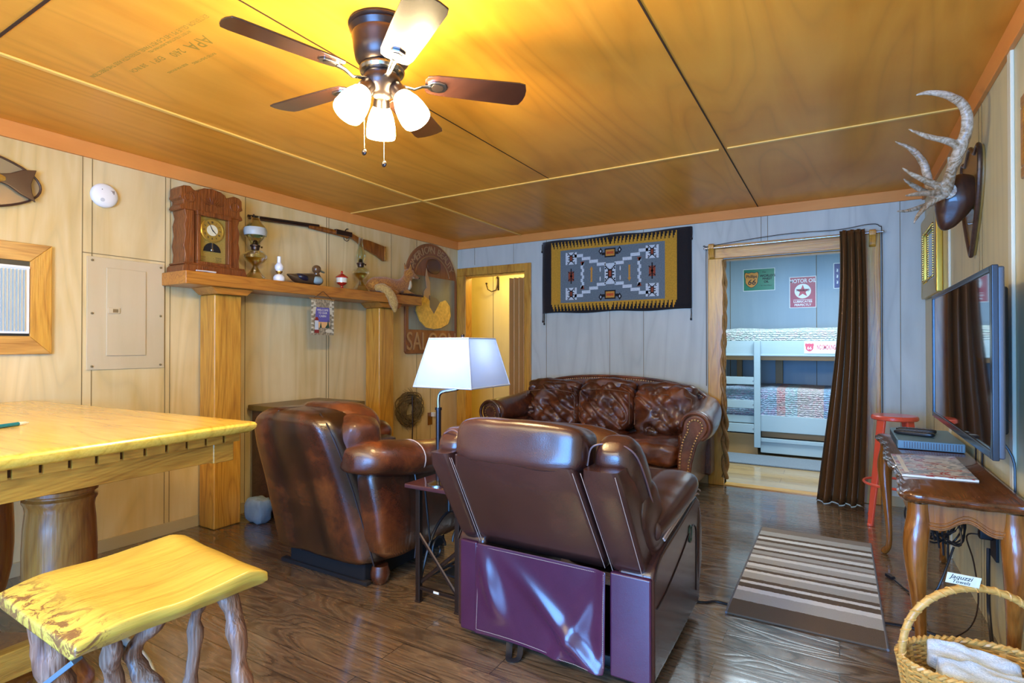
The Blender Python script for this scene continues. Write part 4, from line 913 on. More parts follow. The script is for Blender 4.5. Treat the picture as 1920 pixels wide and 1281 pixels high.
g = G(); g.box(-2.62, -2.05, 2.0, 2.66, 0, .10); part('base', g, 'blackcloth', ac, bevel=.012)
g = G(); g.box(-2.68, -2.02, 1.985, 2.02, .0, .02); part('base_skirt', g, 'blackcloth', ac, bevel=.004)

# ------------------------------------------------------------------ sofa on the back wall
so = thing('leather_sofa', 'camel back brown leather sofa with brass nailheads at the back wall', 'sofa', (-1.78, 4.5, 0))
topz = [(-2.66, .60), (-2.64, .70), (-2.58, .78), (-2.42, .86), (-2.2, .905), (-1.9, .925), (-1.6, .92), (-1.35, .90), (-1.15, .865), (-1.0, .81), (-.93, .74), (-.91, .60)]
tp = [(p.x, p.z) for p in spline([(a, 0, b) for a, b in topz], 4)]
g = G(); g.prism(tp+[(-.91, .12), (-2.66, .12)], -4.93, -4.76, frame((0, 0, 0), (1, 0, 0), (0, 0, 1))); part('back_frame', g, 'leS', so, bevel=.02, seg=3)
g = G(); g.tube([V((x, 4.765, z-.004)) for x, z in tp], .013, 8); part('top_piping', g, 'leS', so)
def nails(g, pts, step=.026, r=.0085):
    P = [V(p) for p in pts]; d = 0
    for a, b in zip(P[:-1], P[1:]):
        L = (b-a).length
        while d < L: g.ball(a.lerp(b, d/L), r, n=2); d += step
        d -= L
g = G(); nails(g, [(x, 4.752, z-.022) for x, z in tp[4:-4]], .022, .007); part('nailhead_trim', g, 'brassnail', so, kind='stuff')
def pill(c, size, rot=(0, 0, 0), sd=0):
    g = G()
    def f(q, p):
        q = q.copy(); w = noise.fractal(V((p.x*1.6+sd, p.z*1.4-p.x*1.1, sd*2.0)), .8, 2.1, 2)
        q.y += .045*w*(1 if p.y < 0 else .3); q.z += .012*noise.noise(V((p.x*4+sd, p.y*2, 0)))
        cr = abs(noise.noise(V((p.x*2.2+p.z*2.0+sd, p.z*.7-p.x*.4, sd)))); q.y += .05*math.exp(-(cr/.09)**2)*(p.y < 0)*(1-.5*abs(p.z))
        return q
    g.cushion(c, size, rot, k=3.6, n=34, f=f); return g
for i, (x, w, zt) in enumerate(((-2.285, .56, .87), (-1.755, .52, .895), (-1.245, .53, .87))):
    c = part('back_cushion', pill((x, 4.62, zt-.23), (w, .25, .44), (R(-12), 0, R((-3, 0, 3)[i])), i*3.7+1), 'leS', so, angle=180)
    g = G(); g.tube(spline([(x-w/2+.03, 4.515, zt-.34), (x-w/2+.035, 4.53, zt-.13), (x-w/2+.06, 4.54, zt-.095), (x, 4.535, zt-.075), (x+w/2-.06, 4.54, zt-.095), (x+w/2-.035, 4.53, zt-.14), (x+w/2-.03, 4.515, zt-.36)], 4), .0035, 6); part('cushion_seam', g, plain('tan_seam', (.16, .08, .045), .5), c)
    g = G(); g.cushion((x, 4.665, zt-.045), (w*.96, .17, .12), (R(-8), 0, 0), k=3, n=16, wr=.018, ws=9); part('cushion_roll', g, 'leS', c, angle=180)
for x, w in ((-2.27, .52), (-1.76, .52), (-1.25, .52)):
    g = G(); g.cushion((x, 4.33, .39), (w, .60, .19), k=5, n=24, wr=.02, ws=9); part('seat_cushion', g, 'leS', so, angle=180)
g = G(); g.box(-2.52, -1.0, 4.10, 4.78, .11, .30); part('seat_frame', g, 'leS', so, bevel=.03, seg=3)
for s_ in (1, -1):
    def X(x): return x if s_ > 0 else -3.515-x
    xc, zc, r = -.885, .612, .115
    rings = []
    for y, rr_, dz in ((4.085, .100, 0), (4.10, .115, 0), (4.25, .120, 0), (4.45, .122, .004), (4.65, .120, .03), (4.80, .112, .06), (4.88, .085, .07)):
        rr2 = [V((X(xc-max(0, y-4.25)*.10+rr_*math.cos(q)*(1+.012*math.sin(y*60))), y, zc+dz+rr_*math.sin(q))) for q in [2*PI*j/28 for j in range(28)]]
        rings.append(rr2[::-1] if s_ > 0 else rr2)
    g = G(); g.loft(rings); part('rolled_arm', g, 'leS', so, sub=1, angle=180)
    g = G(); g.prism([(X(a), b) for a, b in ((-1.03, .10), (-.955, .10), (-.945, .35), (-.91, .52), (-1.02, .55))], -4.85, -4.10, frame((0, 0, 0), (1, 0, 0), (0, 0, 1))); part('arm_body', g, 'leS', so, bevel=.025, seg=3)
    face = [(xc+.085*math.cos(R(a)), zc+.085*math.sin(R(a))) for a in range(-40, 200, 15)] + [(-.985, .53), (-1.01, .40), (-1.015, .20), (-.930, .19), (-.905, .35), (-.872, .48)]
    fm = frame((0, 0, 0), (1, 0, 0), (0, 0, 1))
    g = G(); g.prism([(X(a), b) for a, b in face], 0, .03, fm @ Matrix.Translation((0, 0, -4.10+.0)) if False else frame((0, 4.09, 0), (1, 0, 0), (0, 0, 1))); fp = part('arm_front', g, 'leS', so, bevel=.01, seg=3)
    g = G(); ins = [(xc+.052*math.cos(R(a)), zc+.052*math.sin(R(a))) for a in range(-50, 215, 10)] + [(-.968, .51), (-.99, .40), (-.995, .225), (-.945, .215), (-.928, .35), (-.900, .47), (-.862, .56)]
    g.tube([V((X(a), 4.054, b)) for a, b in [(xc+.10*math.cos(R(q)), zc+.10*math.sin(R(q))) for q in range(-60, 190, 12)]], .014, 8); part('scroll_piping', g, 'leS', fp)
    g = G(); nails(g, [(X(a), 4.056, b) for a, b in ins], .021, .0085); part('nailhead_trim', g, 'brassnail', fp, kind='stuff')
    g = G(); g.lathe([(0, 0), (.03, 0), (.045, .03), (.05, .06), (.035, .11), (0, .11)], (X(-.985), 4.18, 0)); part('bun_foot', g, 'walnut', so)

# ------------------------------------------------------------------ sewing-machine style side table and lamp
t = thing('side_table', 'small side table with scrolled iron base between the two leather chairs', 'side table', (-1.58, 2.2, 0))
g = G(); g.box(-1.748, -1.405, 1.955, 2.52, .535, .555); part('top', g, M.setdefault('purplewood', plain('plum_gloss_top', (.07, .025, .03), .15, 0, .6)), t, bevel=.005)
legs = [(-1.695, 2.00), (-1.468, 2.00), (-1.468, 2.46), (-1.695, 2.46)]
for x, y in legs:
    g = G(); g.box(x-.012, x+.012, y-.012, y+.012, 0, .535); g.box(x-.015, x+.015, y-.015, y+.015, 0, .008); part('leg', g, 'iron', t, bevel=.002)
g = G(); g.tube([(-1.695, 1.995, .325), (-1.468, 1.995, .075)], .008, 6, sq=(1.2, .7)); part('cross_brace', g, 'iron', t)
g = G(); g.tube([(-1.695, 2.005, .085), (-1.468, 2.005, .275)], .008, 6, sq=(1.2, .7)); part('cross_brace', g, 'iron', t)
g = G()
g.box(-1.695, -1.468, 1.992, 2.008, .06, .075)
ra = part('bottom_rail', g, 'iron', t, bevel=.002)
g = G(); g.box(-1.695, -1.468, 2.452, 2.468, .06, .075); part('bottom_rail', g, 'iron', t, bevel=.002)
g = G(); g.box(-1.60, -1.57, 1.988, 1.992, .064, .073); part('paper_tag', g, 'white', ra, smooth=False)
for x in (-1.695, -1.468):
    g = G(); f = lambda y, z: V((x, y, z))
    g.tube(spline([f(2.01, .10), f(2.10, .28), f(2.23, .36), f(2.36, .28), f(2.45, .10)], 5), .007, 6)
    g.tube([f(2.14+.06*math.cos(a)*(1-a/9), .20+.07*math.sin(a)*(1-a/9)) for a in [i*.3 for i in range(24)]], .006, 6)
    g.tube([f(2.32-.06*math.cos(a)*(1-a/9), .20+.07*math.sin(a)*(1-a/9)) for a in [i*.3 for i in range(24)]], .006, 6)
    g.tube([f(2.23, .36), f(2.23, .53)], .007, 6); g.tube([f(2.0, .09), f(2.46, .09)], .008, 6); g.tube([f(2.08, .26), f(2.04, .53)], .005, 6); g.tube([f(2.38, .26), f(2.42, .53)], .005, 6)
    part('scroll_side', g, 'black', t)
g = G(); g.tube([(-1.695, 2.23, .09), (-1.468, 2.23, .09)], .008, 6); g.box(-1.66, -1.50, 2.13, 2.33, .085, .095); part('treadle', g, 'black', t)

t = thing('table_lamp', 'swing arm lamp with lit white square shade on the side table', 'lamp', (-1.60, 2.03, .555))
lx, ly = -1.60, 2.025
g = G(); g.lathe([(0, .555), (.055, .555), (.055, .562), (.03, .568), (.016, .575), (0, .575)], (lx, ly, 0)); part('base', g, 'chrome', t)
g = G(); g.cyl((lx, ly, .57), (lx, ly, .905), .0125, seg=16); g.cyl((lx, ly, .90), (lx, ly, .912), .016, seg=16); part('pole', g, 'bronze', t)
g = G(); g.tube(spline([(lx, ly, .90), (lx, ly, .955), (lx+.012, ly+.004, .982), (lx+.05, ly+.018, .992), (lx+.085, ly+.032, 1.0), (lx+.10, ly+.04, 1.02), (lx+.105, ly+.045, 1.06)], 5), .0085, 10); part('swing_arm', g, 'chrome', t)
sx, sy = -1.495, 2.07
def frus(z0, z1, h0, h1, n=6): return [[V((sx+a*h, sy+b*h, z)) for a, b in ((-1, -1), (1, -1), (1, 1), (-1, 1))] for z, h in ((z0, h0), (z1, h1))]
ms, mt, mb = _m('white_linen_shade')
mb.inputs['Base Color'].default_value = (.55, .62, .74, 1); mb.inputs['Roughness'].default_value = .8
tr = mt.nodes.new('ShaderNodeBsdfTranslucent'); tr.inputs[0].default_value = (.70, .80, .98, 1); mx = mt.nodes.new('ShaderNodeMixShader'); mx.inputs[0].default_value = .55
mt.links.new(mb.outputs[0], mx.inputs[1]); mt.links.new(tr.outputs[0], mx.inputs[2]); mt.links.new(mx.outputs[0], mt.nodes['Material Output'].inputs[0])
g = G(); g.loft(frus(1.015, 1.232, .158, .108), caps=False); sh = part('shade', g, ms, t, smooth=False, solid=.002)
g = G()
for z, h in ((1.015, .159), (1.232, .109)):
    q = [V((sx+a*h, sy+b*h, z)) for a, b in ((-1, -1), (1, -1), (1, 1), (-1, 1))]
    for i in range(4): g.tube([q[i], q[(i+1) % 4]], .0035, 6)
for a, b in ((-1, -1), (1, -1), (1, 1), (-1, 1)): g.tube([(sx+a*.159, sy+b*.159, 1.015), (sx+a*.109, sy+b*.109, 1.232)], .0025, 6)
part('shade_trim', g, plain('grey_blue_trim', (.40, .45, .55), .7), sh)
g = G(); g.ball((sx, sy, 1.125), .026, (1, 1, 1.25)); part('bulb', g, emit('white_bulb', (.85, .92, 1), 4), t)
g = G(); g.cyl((sx, sy, 1.04), (sx, sy, 1.09), .014); g.tube([(lx+.105, ly+.045, 1.055), (sx, sy, 1.055)], .006, 6); g.cyl((sx, sy, 1.155), (sx, sy, 1.24), .002, seg=6)
for a in (0, 90, 180, 270): g.tube([(sx, sy, 1.232), (sx+.108*math.cos(R(a)), sy+.108*math.sin(R(a)), 1.232)], .0015, 5)
part('harp', g, 'chrome', t)
g = G(); g.ball((sx, sy, 1.245), .009, n=4); part('finial', g, 'bronze', t)
point('table_lamp_bulb_light', (sx, sy, 1.165), 1.7, (.88, .93, 1.0), .035)

# ------------------------------------------------------------------ counter-height oak table at left
TM = Matrix.Translation((-1.93, 1.27, 0)) @ Matrix.Rotation(R(3.2), 4, 'Z')
tb = thing('dining_table', 'golden oak counter height table with dentil trim by the left wall', 'table', (-2.8, .75, 0))
TL, TW = 1.68, 1.06
g = G()
prof = [(0, .872), (.010, .872), (.022, .880), (.030, .890), (.032, .902), (.026, .910), (.012, .914)]
rings = []
for o_, z in [(-.03, .872)]+prof[1:]+[(-.004, .914)]:
    rings.append([TM @ V(p) for p in ((-TL-o_, -TW-o_, z), (o_, -TW-o_, z), (o_, o_, z), (-TL-o_, o_, z))])
g.loft(rings)
# the whole top sits inside the outline corner (0, 0)
tp_ = part('top', g, ['oak_y'], tb, bevel=.002)
g = G()
for a, b, c, d in ((-TL+.03, -.03, -.052, -.03), (-TL+.03, -.03, -TW+.03, -TW+.052), (-.052, -.03, -TW+.03, -.03), (-TL+.03, -TL+.052, -TW+.03, -.03)): g.box(a, b, c, d, .775, .872, TM)
ap = part('apron', g, 'oak_edge', tb, bevel=.003)
g = G(); n = 15; g.mi = 1; g.box(-.031, -.022, -TW+.04, -.03, .845, .872, TM); g.mi = 0  # dark backing strip paints the shade between the dentils
for i in range(n):
    v = -TW+.06+i*(TW-.10)/(n-1); g.box(-.032, -.010, v-.030, v+.028, .842, .872, TM)
for i in range(24):
    u = -TL+.06+i*(TL-.10)/23; g.box(u-.030, u+.024, -.032, -.016, .848, .872, TM); g.box(u-.030, u+.024, -TW+.016, -TW+.032, .848, .872, TM)
part('dentil_trim', g, ['oak_edge', 'gap'], tb, smooth=False, kind='stuff')
for u, v in ((-.065, -.065), (-.065, -TW+.065)):
    g = G(); g.box(u-.04, u+.04, v-.04, v+.04, .770, .850, TM); part('corner_block', g, 'oak_edge', tb, bevel=.004)
cpr = [(0, .0), (.105, .0), (.105, .02), (.085, .05), (.066, .09), (.060, .15), (.070, .20), (.090, .26), (.106, .34), (.112, .42), (.112, .50), (.108, .58), (.103, .63), (.106, .650), (.113, .662), (.113, .670), (.103, .678), (.103, .682), (.114, .688), (.114, .700), (.103, .708), (.103, .711), (.113, .716), (.113, .728), (.103, .736), (.103, .739), (.110, .744), (.108, .756), (.09, .764), (.09, .80), (0, .80)]
for x, y in ((-2.375, .855), (-2.86, .77), (-2.33, .43), (-2.82, .36)):
    g = G(); g.lathe([(r*.94, z) for r, z in cpr], (x+.02, y, 0), seg=40); part('column', g, 'oak_z', tb)
g = G(); g.lathe([(0, .02), (.30, .02), (.32, .04), (.32, .07), (.29, .085), (0, .085)], (-2.62, .60, 0), seg=48); part('round_base', g, 'oak_z', tb, angle=30)
g = G(); g.cbox((-2.42, .60, .10), (.09, .75, .06), (0, 0, R(8))); part('stretcher', g, 'oak_z', tb, bevel=.006)
g = G(); g.cbox((-2.24, .62, .20), (.05, .66, .09), (0, 0, R(4))); part('foot_rail', g, 'oak_edge', tb, bevel=.006)
t = thing('pen', 'teal and white pen lying on the oak table', 'pen', (-2.50, .74, .914))
a, b = V((-2.52, .805, .921)), V((-2.44, .62, .921)); d = (b-a)
g = G(); g.tube([a+d*.10, a+d*.9], .007, 10); part('barrel', g, plain('teal_plastic', (.01, .18, .24), .25), t)
g = G(); g.tube([a-d*.08, a-d*.02, a+d*.10], [.002, .005, .007], 10); part('cap', g, 'white', t)

# ------------------------------------------------------------------ live-edge slab stool
st = thing('slab_stool', 'live edge log slab stool with crooked branch legs beside the table', 'stool', (-1.47, .70, 0))
ST = [(-1.285, .915), (-1.752, .958), (-1.735, .505), (-1.292, .492)]
g = G(); rings = []
N = 26
for i in range(N+1):
    t_ = i/N; far = (V((ST[1][0], ST[1][1], 0)).lerp(V((ST[2][0], ST[2][1], 0)), t_)); near = V((ST[0][0], ST[0][1], 0)).lerp(V((ST[3][0], ST[3][1], 0)), t_)
    e = t_ ; zt = .628 - .022*max(0, (t_-.80)/.20)**1.5 - .020*max(0, (.12-t_)/.12)**1.5
    zt += -.008*math.sin(PI*t_); zb = .572
    row = []
    for u in [k/10 for k in range(11)]:
        w = .006*noise.noise(V((t_*3, u*3, 0))); p = near.lerp(far, u); row.append(V((p.x, p.y, zt+w-.006*(1-abs(2*u-1)))))
    dn = (near-far).normalized()
    edge = .010*noise.noise(V((t_*5, 9, 0)))
    row2 = [V((far.x-dn.x*.004, far.y, zt-.02)), V((far.x+dn.x*.015, far.y, zb))] + [V((near.x-dn.x*.022+edge, near.y, zb))] + [V((near.x+dn.x*.004+edge, near.y, zt-.022))]
    rings.append(row+row2)
g.loft(rings)
msl = M['slab']; tt = msl.node_tree; bb = tt.nodes['Principled BSDF']
src = bb.inputs['Base Color'].links[0].from_socket
v_ = tc(tt, (1, 1, 1)); n_ = nz(tt, v_, 16, 8, .75, 1.5)
sepx = tt.nodes.new('ShaderNodeSeparateXYZ'); tt.links.new(v_, sepx.inputs[0])
def rng(sock, a, b):
    n = tt.nodes.new('ShaderNodeMapRange'); n.inputs[1].default_value = a; n.inputs[2].default_value = b; n.clamp = True; tt.links.new(sock, n.inputs[0]); return n.outputs[0]
near_end = rng(sepx.outputs[1], -.10, -.17)          # bark stain towards the near end of the slab
stain = ramp(tt, n_, [(.50, (0, 0, 0)), (.56, (1, 1, 1))])
mm_ = tt.nodes.new('ShaderNodeMath'); mm_.operation = 'MULTIPLY'; tt.links.new(near_end, mm_.inputs[0]); tt.links.new(stain, mm_.inputs[1])
n2_ = nz(tt, tc(tt, (3.0, 1.2, 1)), 2.2, 3, .5, 1.0); soft = ramp(tt, n2_, [(.55, (0, 0, 0)), (.72, (.55, .55, .55))])
c1_ = mixc(tt, soft, src, (.50, .26, .05)); c2_ = mixc(tt, mm_.outputs[0], c1_, (.20, .09, .03)); tt.links.new(c2_, bb.inputs['Base Color'])
part('seat_slab', g, 'slab', st, bevel=.006, seg=2)
def branch(name, pts, r, stub=None):
    P = spline(pts, 5); g = G(); n = len(P); rings = []
    rs = [r[0]+(r[-1]-r[0])*i/(n-1)+.003*math.sin(i*1.3) for i in range(n)]
    g.tube(P, [max(.008, q) for q in rs], 14)
    for i, p in enumerate(g.v[:]):
        g.v[i] = p + V((noise.noise(p*22), noise.noise(p*22+V((5, 0, 0))), 0))*.010
    if stub: g.tube(stub, [.014, .010, .006], 8)
    return part('leg', g, 'bark', st, angle=180)
branch('leg', [(-1.335, .83, .575), (-1.30, .835, .50), (-1.275, .83, .40), (-1.25, .85, .22), (-1.24, .87, .0)], [.021, .024])
branch('leg', [(-1.36, .775, .575), (-1.365, .77, .50), (-1.375, .765, .36), (-1.385, .75, .2), (-1.39, .745, .0)], [.015, .018], [(-1.378, .762, .33), (-1.355, .775, .352), (-1.345, .78, .365)])
branch('leg', [(-1.41, .765, .575), (-1.46, .735, .515), (-1.505, .70, .455), (-1.495, .705, .40), (-1.455, .725, .34), (-1.42, .74, .2), (-1.43, .74, 0)], [.019, .026])
branch('leg', [(-1.475, .64, .575), (-1.495, .645, .48), (-1.52, .655, .37), (-1.53, .64, .2), (-1.54, .63, 0)], [.021, .026])
branch('leg', [(-1.62, .56, .575), (-1.615, .565, .48), (-1.59, .58, .37), (-1.58, .59, .2), (-1.60, .58, 0)], [.036, .030])
g = G(); g.cbox((-1.555, .545, .432), (.030, .16, .012), (R(38), R(0), R(-58))); br_ = part('bracket_strap', g, plain('blue_grey_steel_strap', (.16, .22, .28), .4, .5), st, bevel=.002)
g = G(); g.ball((-1.512, .565, .402), .010, n=4); part('bolt', g, 'steel', br_)
g = G(); g.tube(spline([(-3.1, 1.15, .016), (-2.7, 1.12, .016), (-2.35, 1.10, .016), (-2.05, 1.02, .016), (-1.80, .92, .016), (-1.5, .70, .016)], 5), .015, 10)
single('hose', g, plain('pale_grey_hose', (.55, .60, .55), .4), 'pale grey hose lying on the floor under the oak table', 'hose', (-2.05, 1.02, 0))

# ------------------------------------------------------------------ striped rug and cord
RX0, RX1, RY0, RY1 = -.435, .163, 2.61, 3.95
m, tt, bb = _m('striped_rug_pile')
sp = tt.nodes.new('ShaderNodeSeparateXYZ'); tt.links.new(tc(tt, (1, 1, 1)), sp.inputs[0])
nn = nz(tt, tc(tt, (1, 1, 1)), 60, 2); ad = tt.nodes.new('ShaderNodeMath'); ad.operation = 'MULTIPLY_ADD'; ad.inputs[1].default_value = .012; tt.links.new(nn, ad.inputs[0]); tt.links.new(sp.outputs[1], ad.inputs[2])
mr = tt.nodes.new('ShaderNodeMapRange'); mr.inputs[1].default_value = 0; mr.inputs[2].default_value = RY1-RY0+.01; tt.links.new(ad.outputs[0], mr.inputs[0])
BRN, GRY, WHT, TAU = (.14, .095, .06), (.50, .49, .46), (.88, .88, .86), (.27, .22, .18)
stp = [(0, BRN), (.118, GRY), (.20, WHT), (.235, BRN), (.275, WHT), (.30, BRN), (.325, GRY), (.385, WHT), (.41, BRN), (.43, GRY), (.46, WHT), (.49, BRN), (.51, GRY), (.56, WHT), (.59, TAU), (.61, GRY), (.65, BRN), (.675, WHT), (.71, TAU), (.74, GRY), (.78, BRN), (.81, WHT), (.845, BRN), (.875, GRY), (.93, TAU)]
cc = ramp(tt, mr.outputs[0], stp, 'CONSTANT'); n3 = nz(tt, tc(tt, (1, 1, 1)), 350, 2)
tt.links.new(mixc(tt, .12, cc, ramp(tt, n3, [(.3, (.2, .2, .2)), (.7, (1, 1, 1))]), 'MULTIPLY'), bb.inputs['Base Color']); bb.inputs['Roughness'].default_value = .95
bump(tt, bb, n3, .8, .004)
t = thing('striped_rug', 'brown grey and white striped rug on the dark floor by the console', 'rug', (RX0, RY0, 0))
g = G(); g.box(RX0, RX1, RY0, RY1, 0.0005, .010); part('pile', g, m, t, bevel=.003)
g = G(); g.tube([(RX1, RY0, .006), (RX1, RY1, .006)], .006, 6); g.tube([(RX0, RY0, .006), (RX0, RY1, .006)], .006, 6); part('edge_binding', g, plain('grey_binding', (.16, .16, .18), .8), t)
g = G(); g.tube(spline([(-.70, 2.62, .006), (-.55, 2.66, .005), (-.50, 2.70, .005), (-.445, 2.70, .005)], 4), .005, 6); single('floor_cord', g, 'black', 'black cord on the floor between recliner and striped rug', 'cord', (-.55, 2.66, 0))
g = G(); g.tube(spline([(.168, 2.86, .006), (.24, 2.87, .006), (.32, 2.86, .006), (.44, 2.80, .006), (.52, 2.74, .006)], 4), .005, 6); single('floor_cord', g, 'black', 'black cord on the floor from striped rug to the console', 'cord', (.24, 2.87, 0))

# ------------------------------------------------------------------ console table on the right wall
ct = thing('console_table', 'glossy walnut console table with scalloped edge and cabriole legs', 'console table', (.37, 3.1, 0))
CX0, CX1, CY0, CY1, CZ = .195, .525, 2.33, 3.86, .69
def edge_pts(o=0.0):
    P = []
    n = 90
    for i in range(n+1):                       # long scalloped front edge
        t_ = i/n; y = CY0+.02+t_*(CY1-CY0-.04)
        x = CX0 - o + .014*abs(math.sin(t_*PI*9))**.5*-1 + .020*math.sin(t_*PI*2)**2
        P.append((x, y))
    P += [(CX1-.01, CY1+o), (CX1, CY1), (CX1, CY0), (CX1-.01, CY0-o)]
    for i in range(1, 14):                     # short near end, gently bowed
        t_ = i/14; P.append((CX1-.02-(CX1-CX0-.04)*t_, CY0-o-.012*math.sin(t_*PI)**.6+ .010*math.sin(t_*PI*3)**2))
    return P
g = G(); A = edge_pts
g.loft([[V((x, y, z)) for x, y in edge_pts(o)][::-1] for o, z in ((-.022, CZ-.034), (-.004, CZ-.030), (.002, CZ-.020), (-.008, CZ-.015), (-.006, CZ-.006), (-.014, CZ))][::-1])
part('top', g, 'walnut_y', ct, angle=50)
g = G(); g.tube([V((x+.004, y, CZ-.016)) for x, y in edge_pts(.0)[:91]], .008, 6); part('edge_moulding', g, 'walnut_y', ct)
# aprons
fx = CX0+.028
def apron(y0, y1, n=24, drop=.10, low=.035):
    top = [(y0+(y1-y0)*i/n, CZ-.034) for i in range(n+1)]
    bot = [(y0+(y1-y0)*i/n, CZ-.034-drop+low*(math.sin(PI*i/n)**.7)+.012*math.cos(4*PI*i/n)) for i in range(n+1)]
    return top+bot[::-1]
g = G(); g.prism(apron(CY0+.03, CY1-.03), fx, fx+.018, frame((0, 0, 0), (0, 1, 0), (0, 0, 1))); part('front_apron', g, 'walnut', ct, bevel=.003)
g = G(); g.prism(apron(CX0+.05, CX1-.03, drop=.115, low=.05), -(CY0+.045), -(CY0+.027), frame((0, 0, 0), (1, 0, 0), (0, 0, 1))); ea = part('end_apron', g, 'walnut', ct, bevel=.003)
q = apron(CX0+.05, CX1-.03, drop=.115, low=.05)[25:]
g = G(); g.tube([V((x, CY0+.026, z+.012)) for x, z in q[1:-1]], .004, 6); g.tube([V((x, CY0+.026, z+.024)) for x, z in q[1:-1]], .0025, 6); part('apron_bead', g, 'walnut', ea)
g = G(); g.prism(apron(CX0+.05, CX1-.03, drop=.115, low=.05), -(CY1-.03), -(CY1-.048), frame((0, 0, 0), (1, 0, 0), (0, 0, 1))); part('end_apron', g, 'walnut', ct, bevel=.003)
for sx_, sy_ in ((0, 0), (1, 0), (0, 1), (1, 1)):
    x = CX0+.045 if not sx_ else CX1-.035; y = CY0+.05 if not sy_ else CY1-.05
    dx = (-1 if not sx_ else 1)*.6 if not sx_ else .2; dy = -1 if not sy_ else 1
    pts = spline([(x, y, CZ-.036), (x, y, CZ-.09), (x+dx*.016, y+dy*.014, CZ-.16), (x+dx*.018, y+dy*.016, CZ-.24), (x+dx*.002, y+dy*.004, CZ-.40), (x-dx*.010, y-dy*.010, CZ-.54), (x-dx*.006, y-dy*.006, .06), (x+dx*.022, y+dy*.022, .018), (x+dx*.030, y+dy*.030, .004)], 5)
    r = smoothvals([.033, .036, .038, .034, .022, .016, .015, .019, .012], 5)
    g = G(); g.tube(pts, r, 14, up=(0, 1, 0)); l = part('leg', g, 'walnut', ct)
    g = G(); g.tube([p+V((dx*r[i]*.9-.0, -r[i]*.62 if not sy_ else 0, 0)) for i, p in enumerate(pts) if i < len(pts)-12], [.006, .007, .006, .004, .002], 6); part('leg_bead', g, 'walnut', l)
# things on the console
t = thing('cable_box', 'blue grey cable box at the far end of the console table', 'cable box', (.385, 3.55, CZ))
g = G(); g.box(.25, .512, 3.30, 3.78, CZ+.004, CZ+.046); part('case', g, 'bluebox', t, bevel=.005)
g = G(); g.box(.2485, .2505, 3.34, 3.74, CZ+.012, CZ+.038); part('front_panel', g, 'black', t, smooth=False)
g = G()
for i in range(22): g.box(.275+i*.0105, .279+i*.0105, 3.2988, 3.3005, CZ+.010, CZ+.040)
part('vent_slots', g, 'tvbody', t, smooth=False)
for x in (.27, .49):
    for y in (3.33, 3.75):
        g = G(); g.cyl((x, y, CZ), (x, y, CZ+.005), .008, seg=10); part('foot', g, 'black', t)
for i, (x, y, rz, lab) in enumerate(((.335, 3.50, 68, 'black remote control lying on the cable box, nearer the camera'), (.355, 3.62, 80, 'black remote control lying on the cable box, nearer the back wall'))):
    t = thing('remote_control', lab, 'remote control', (x, y, CZ+.046), 'remotes on the cable box')
    m_ = Matrix.Translation((x, y, CZ+.046)) @ Matrix.Rotation(R(rz), 4, 'Z')
    g = G(); g.add(*[([m_ @ p for p in c.v], c.f) for c in [G().cushion((0, 0, .012), (.050, .175, .023), k=4.5, n=8)]][0]); part('body', g, 'black', t, angle=180)
    g = G()
    for a in range(8):
        for b_ in range(3): g.add(*[([m_ @ p for p in c.v], c.f) for c in [G().ball((-.012+b_*.012, -.06+a*.015, .023), .004, (1, 1, .5), 2)]][0])
    part('keys', g, plain('grey_keys', (.16, .14, .16), .5), t)
t = thing('magazine', 'glossy magazine with photo cover on the console table', 'magazine', (.34, 2.86, CZ))
mq = [V((.208, 3.08, CZ)), V((.450, 3.15, CZ)), V((.448, 2.64, CZ)), V((.212, 2.62, CZ))]
g = G(); g.loft([[V((p.x, p.y, CZ+z)) for p in mq][::-1] for z in (.001, .008)][::-1]); part('pages', g, 'card', t, bevel=.001)
g = G(); g.loft([[V((p.x, p.y, CZ+z)) for p in mq][::-1] for z in (.008, .0095)][::-1])
mg, tt, bb = _m('magazine_cover'); n1 = nz(tt, tc(tt, (1, 1.6, 1)), 9, 3, .6, 1.0)
tt.links.new(ramp(tt, n1, [(.36, (.30, .34, .42)), (.44, (.72, .74, .78)), (.52, (.45, .04, .05)), (.58, (.62, .60, .62)), (.68, (.10, .16, .20))], 'CONSTANT'), bb.inputs['Base Color']); bb.inputs['Roughness'].default_value = .2
part('cover', g, mg, t, bevel=.0005)
g = G(); g.box(.225, .24, 2.68, 3.05, CZ+.0095, CZ+.010); part('cover_stripe', g, 'white', t, smooth=False)
# wall TV
tv = thing('television', 'flat screen television mounted on the right wall above the console', 'television', (.46, 2.9, 1.14))
g = G(); g.box(.430, .452, 2.275, 3.56, .840, 1.452); part('case', g, 'tvbody', tv, bevel=.006)
g = G()
for y0, y1, z0, z1 in ((2.27, 2.30, .835, 1.457), (3.545, 3.565, .835, 1.457), (2.30, 3.545, .835, .862), (2.30, 3.545, 1.437, 1.457)): g.box(.418, .436, y0, y1, z0, z1)
part('bezel', g, 'tvedge', tv, bevel=.003)
g = G(); g.box(.424, .433, 2.30, 3.545, .862, 1.437); part('screen', g, 'screen', tv, smooth=False)
g = G(); g.box(.452, .49, 2.42, 3.44, .90, 1.40); part('back_cover', g, 'black', tv, bevel=.01)
g = G(); g.box(.488, XR-.001, 2.75, 3.1, 1.0, 1.3); part('wall_mount', g, 'black', tv, bevel=.004)
for i, (y, yy) in enumerate(((2.62, 2.60), (3.05, 3.12), (3.22, 3.25))):
    g = G(); g.tube(spline([(.485, y, .893), (.535, (y+yy)/2, .80), (.540, yy, .70), (.540, yy, .50)], 4), .004, 6)
    single('tv_cable', g, 'black', ('black cable hanging from the near end of the television', 'black cable hanging from the middle of the television', 'black cable hanging farther along behind the television')[i], 'cable', (.535, y, .70), 'cables under the television')
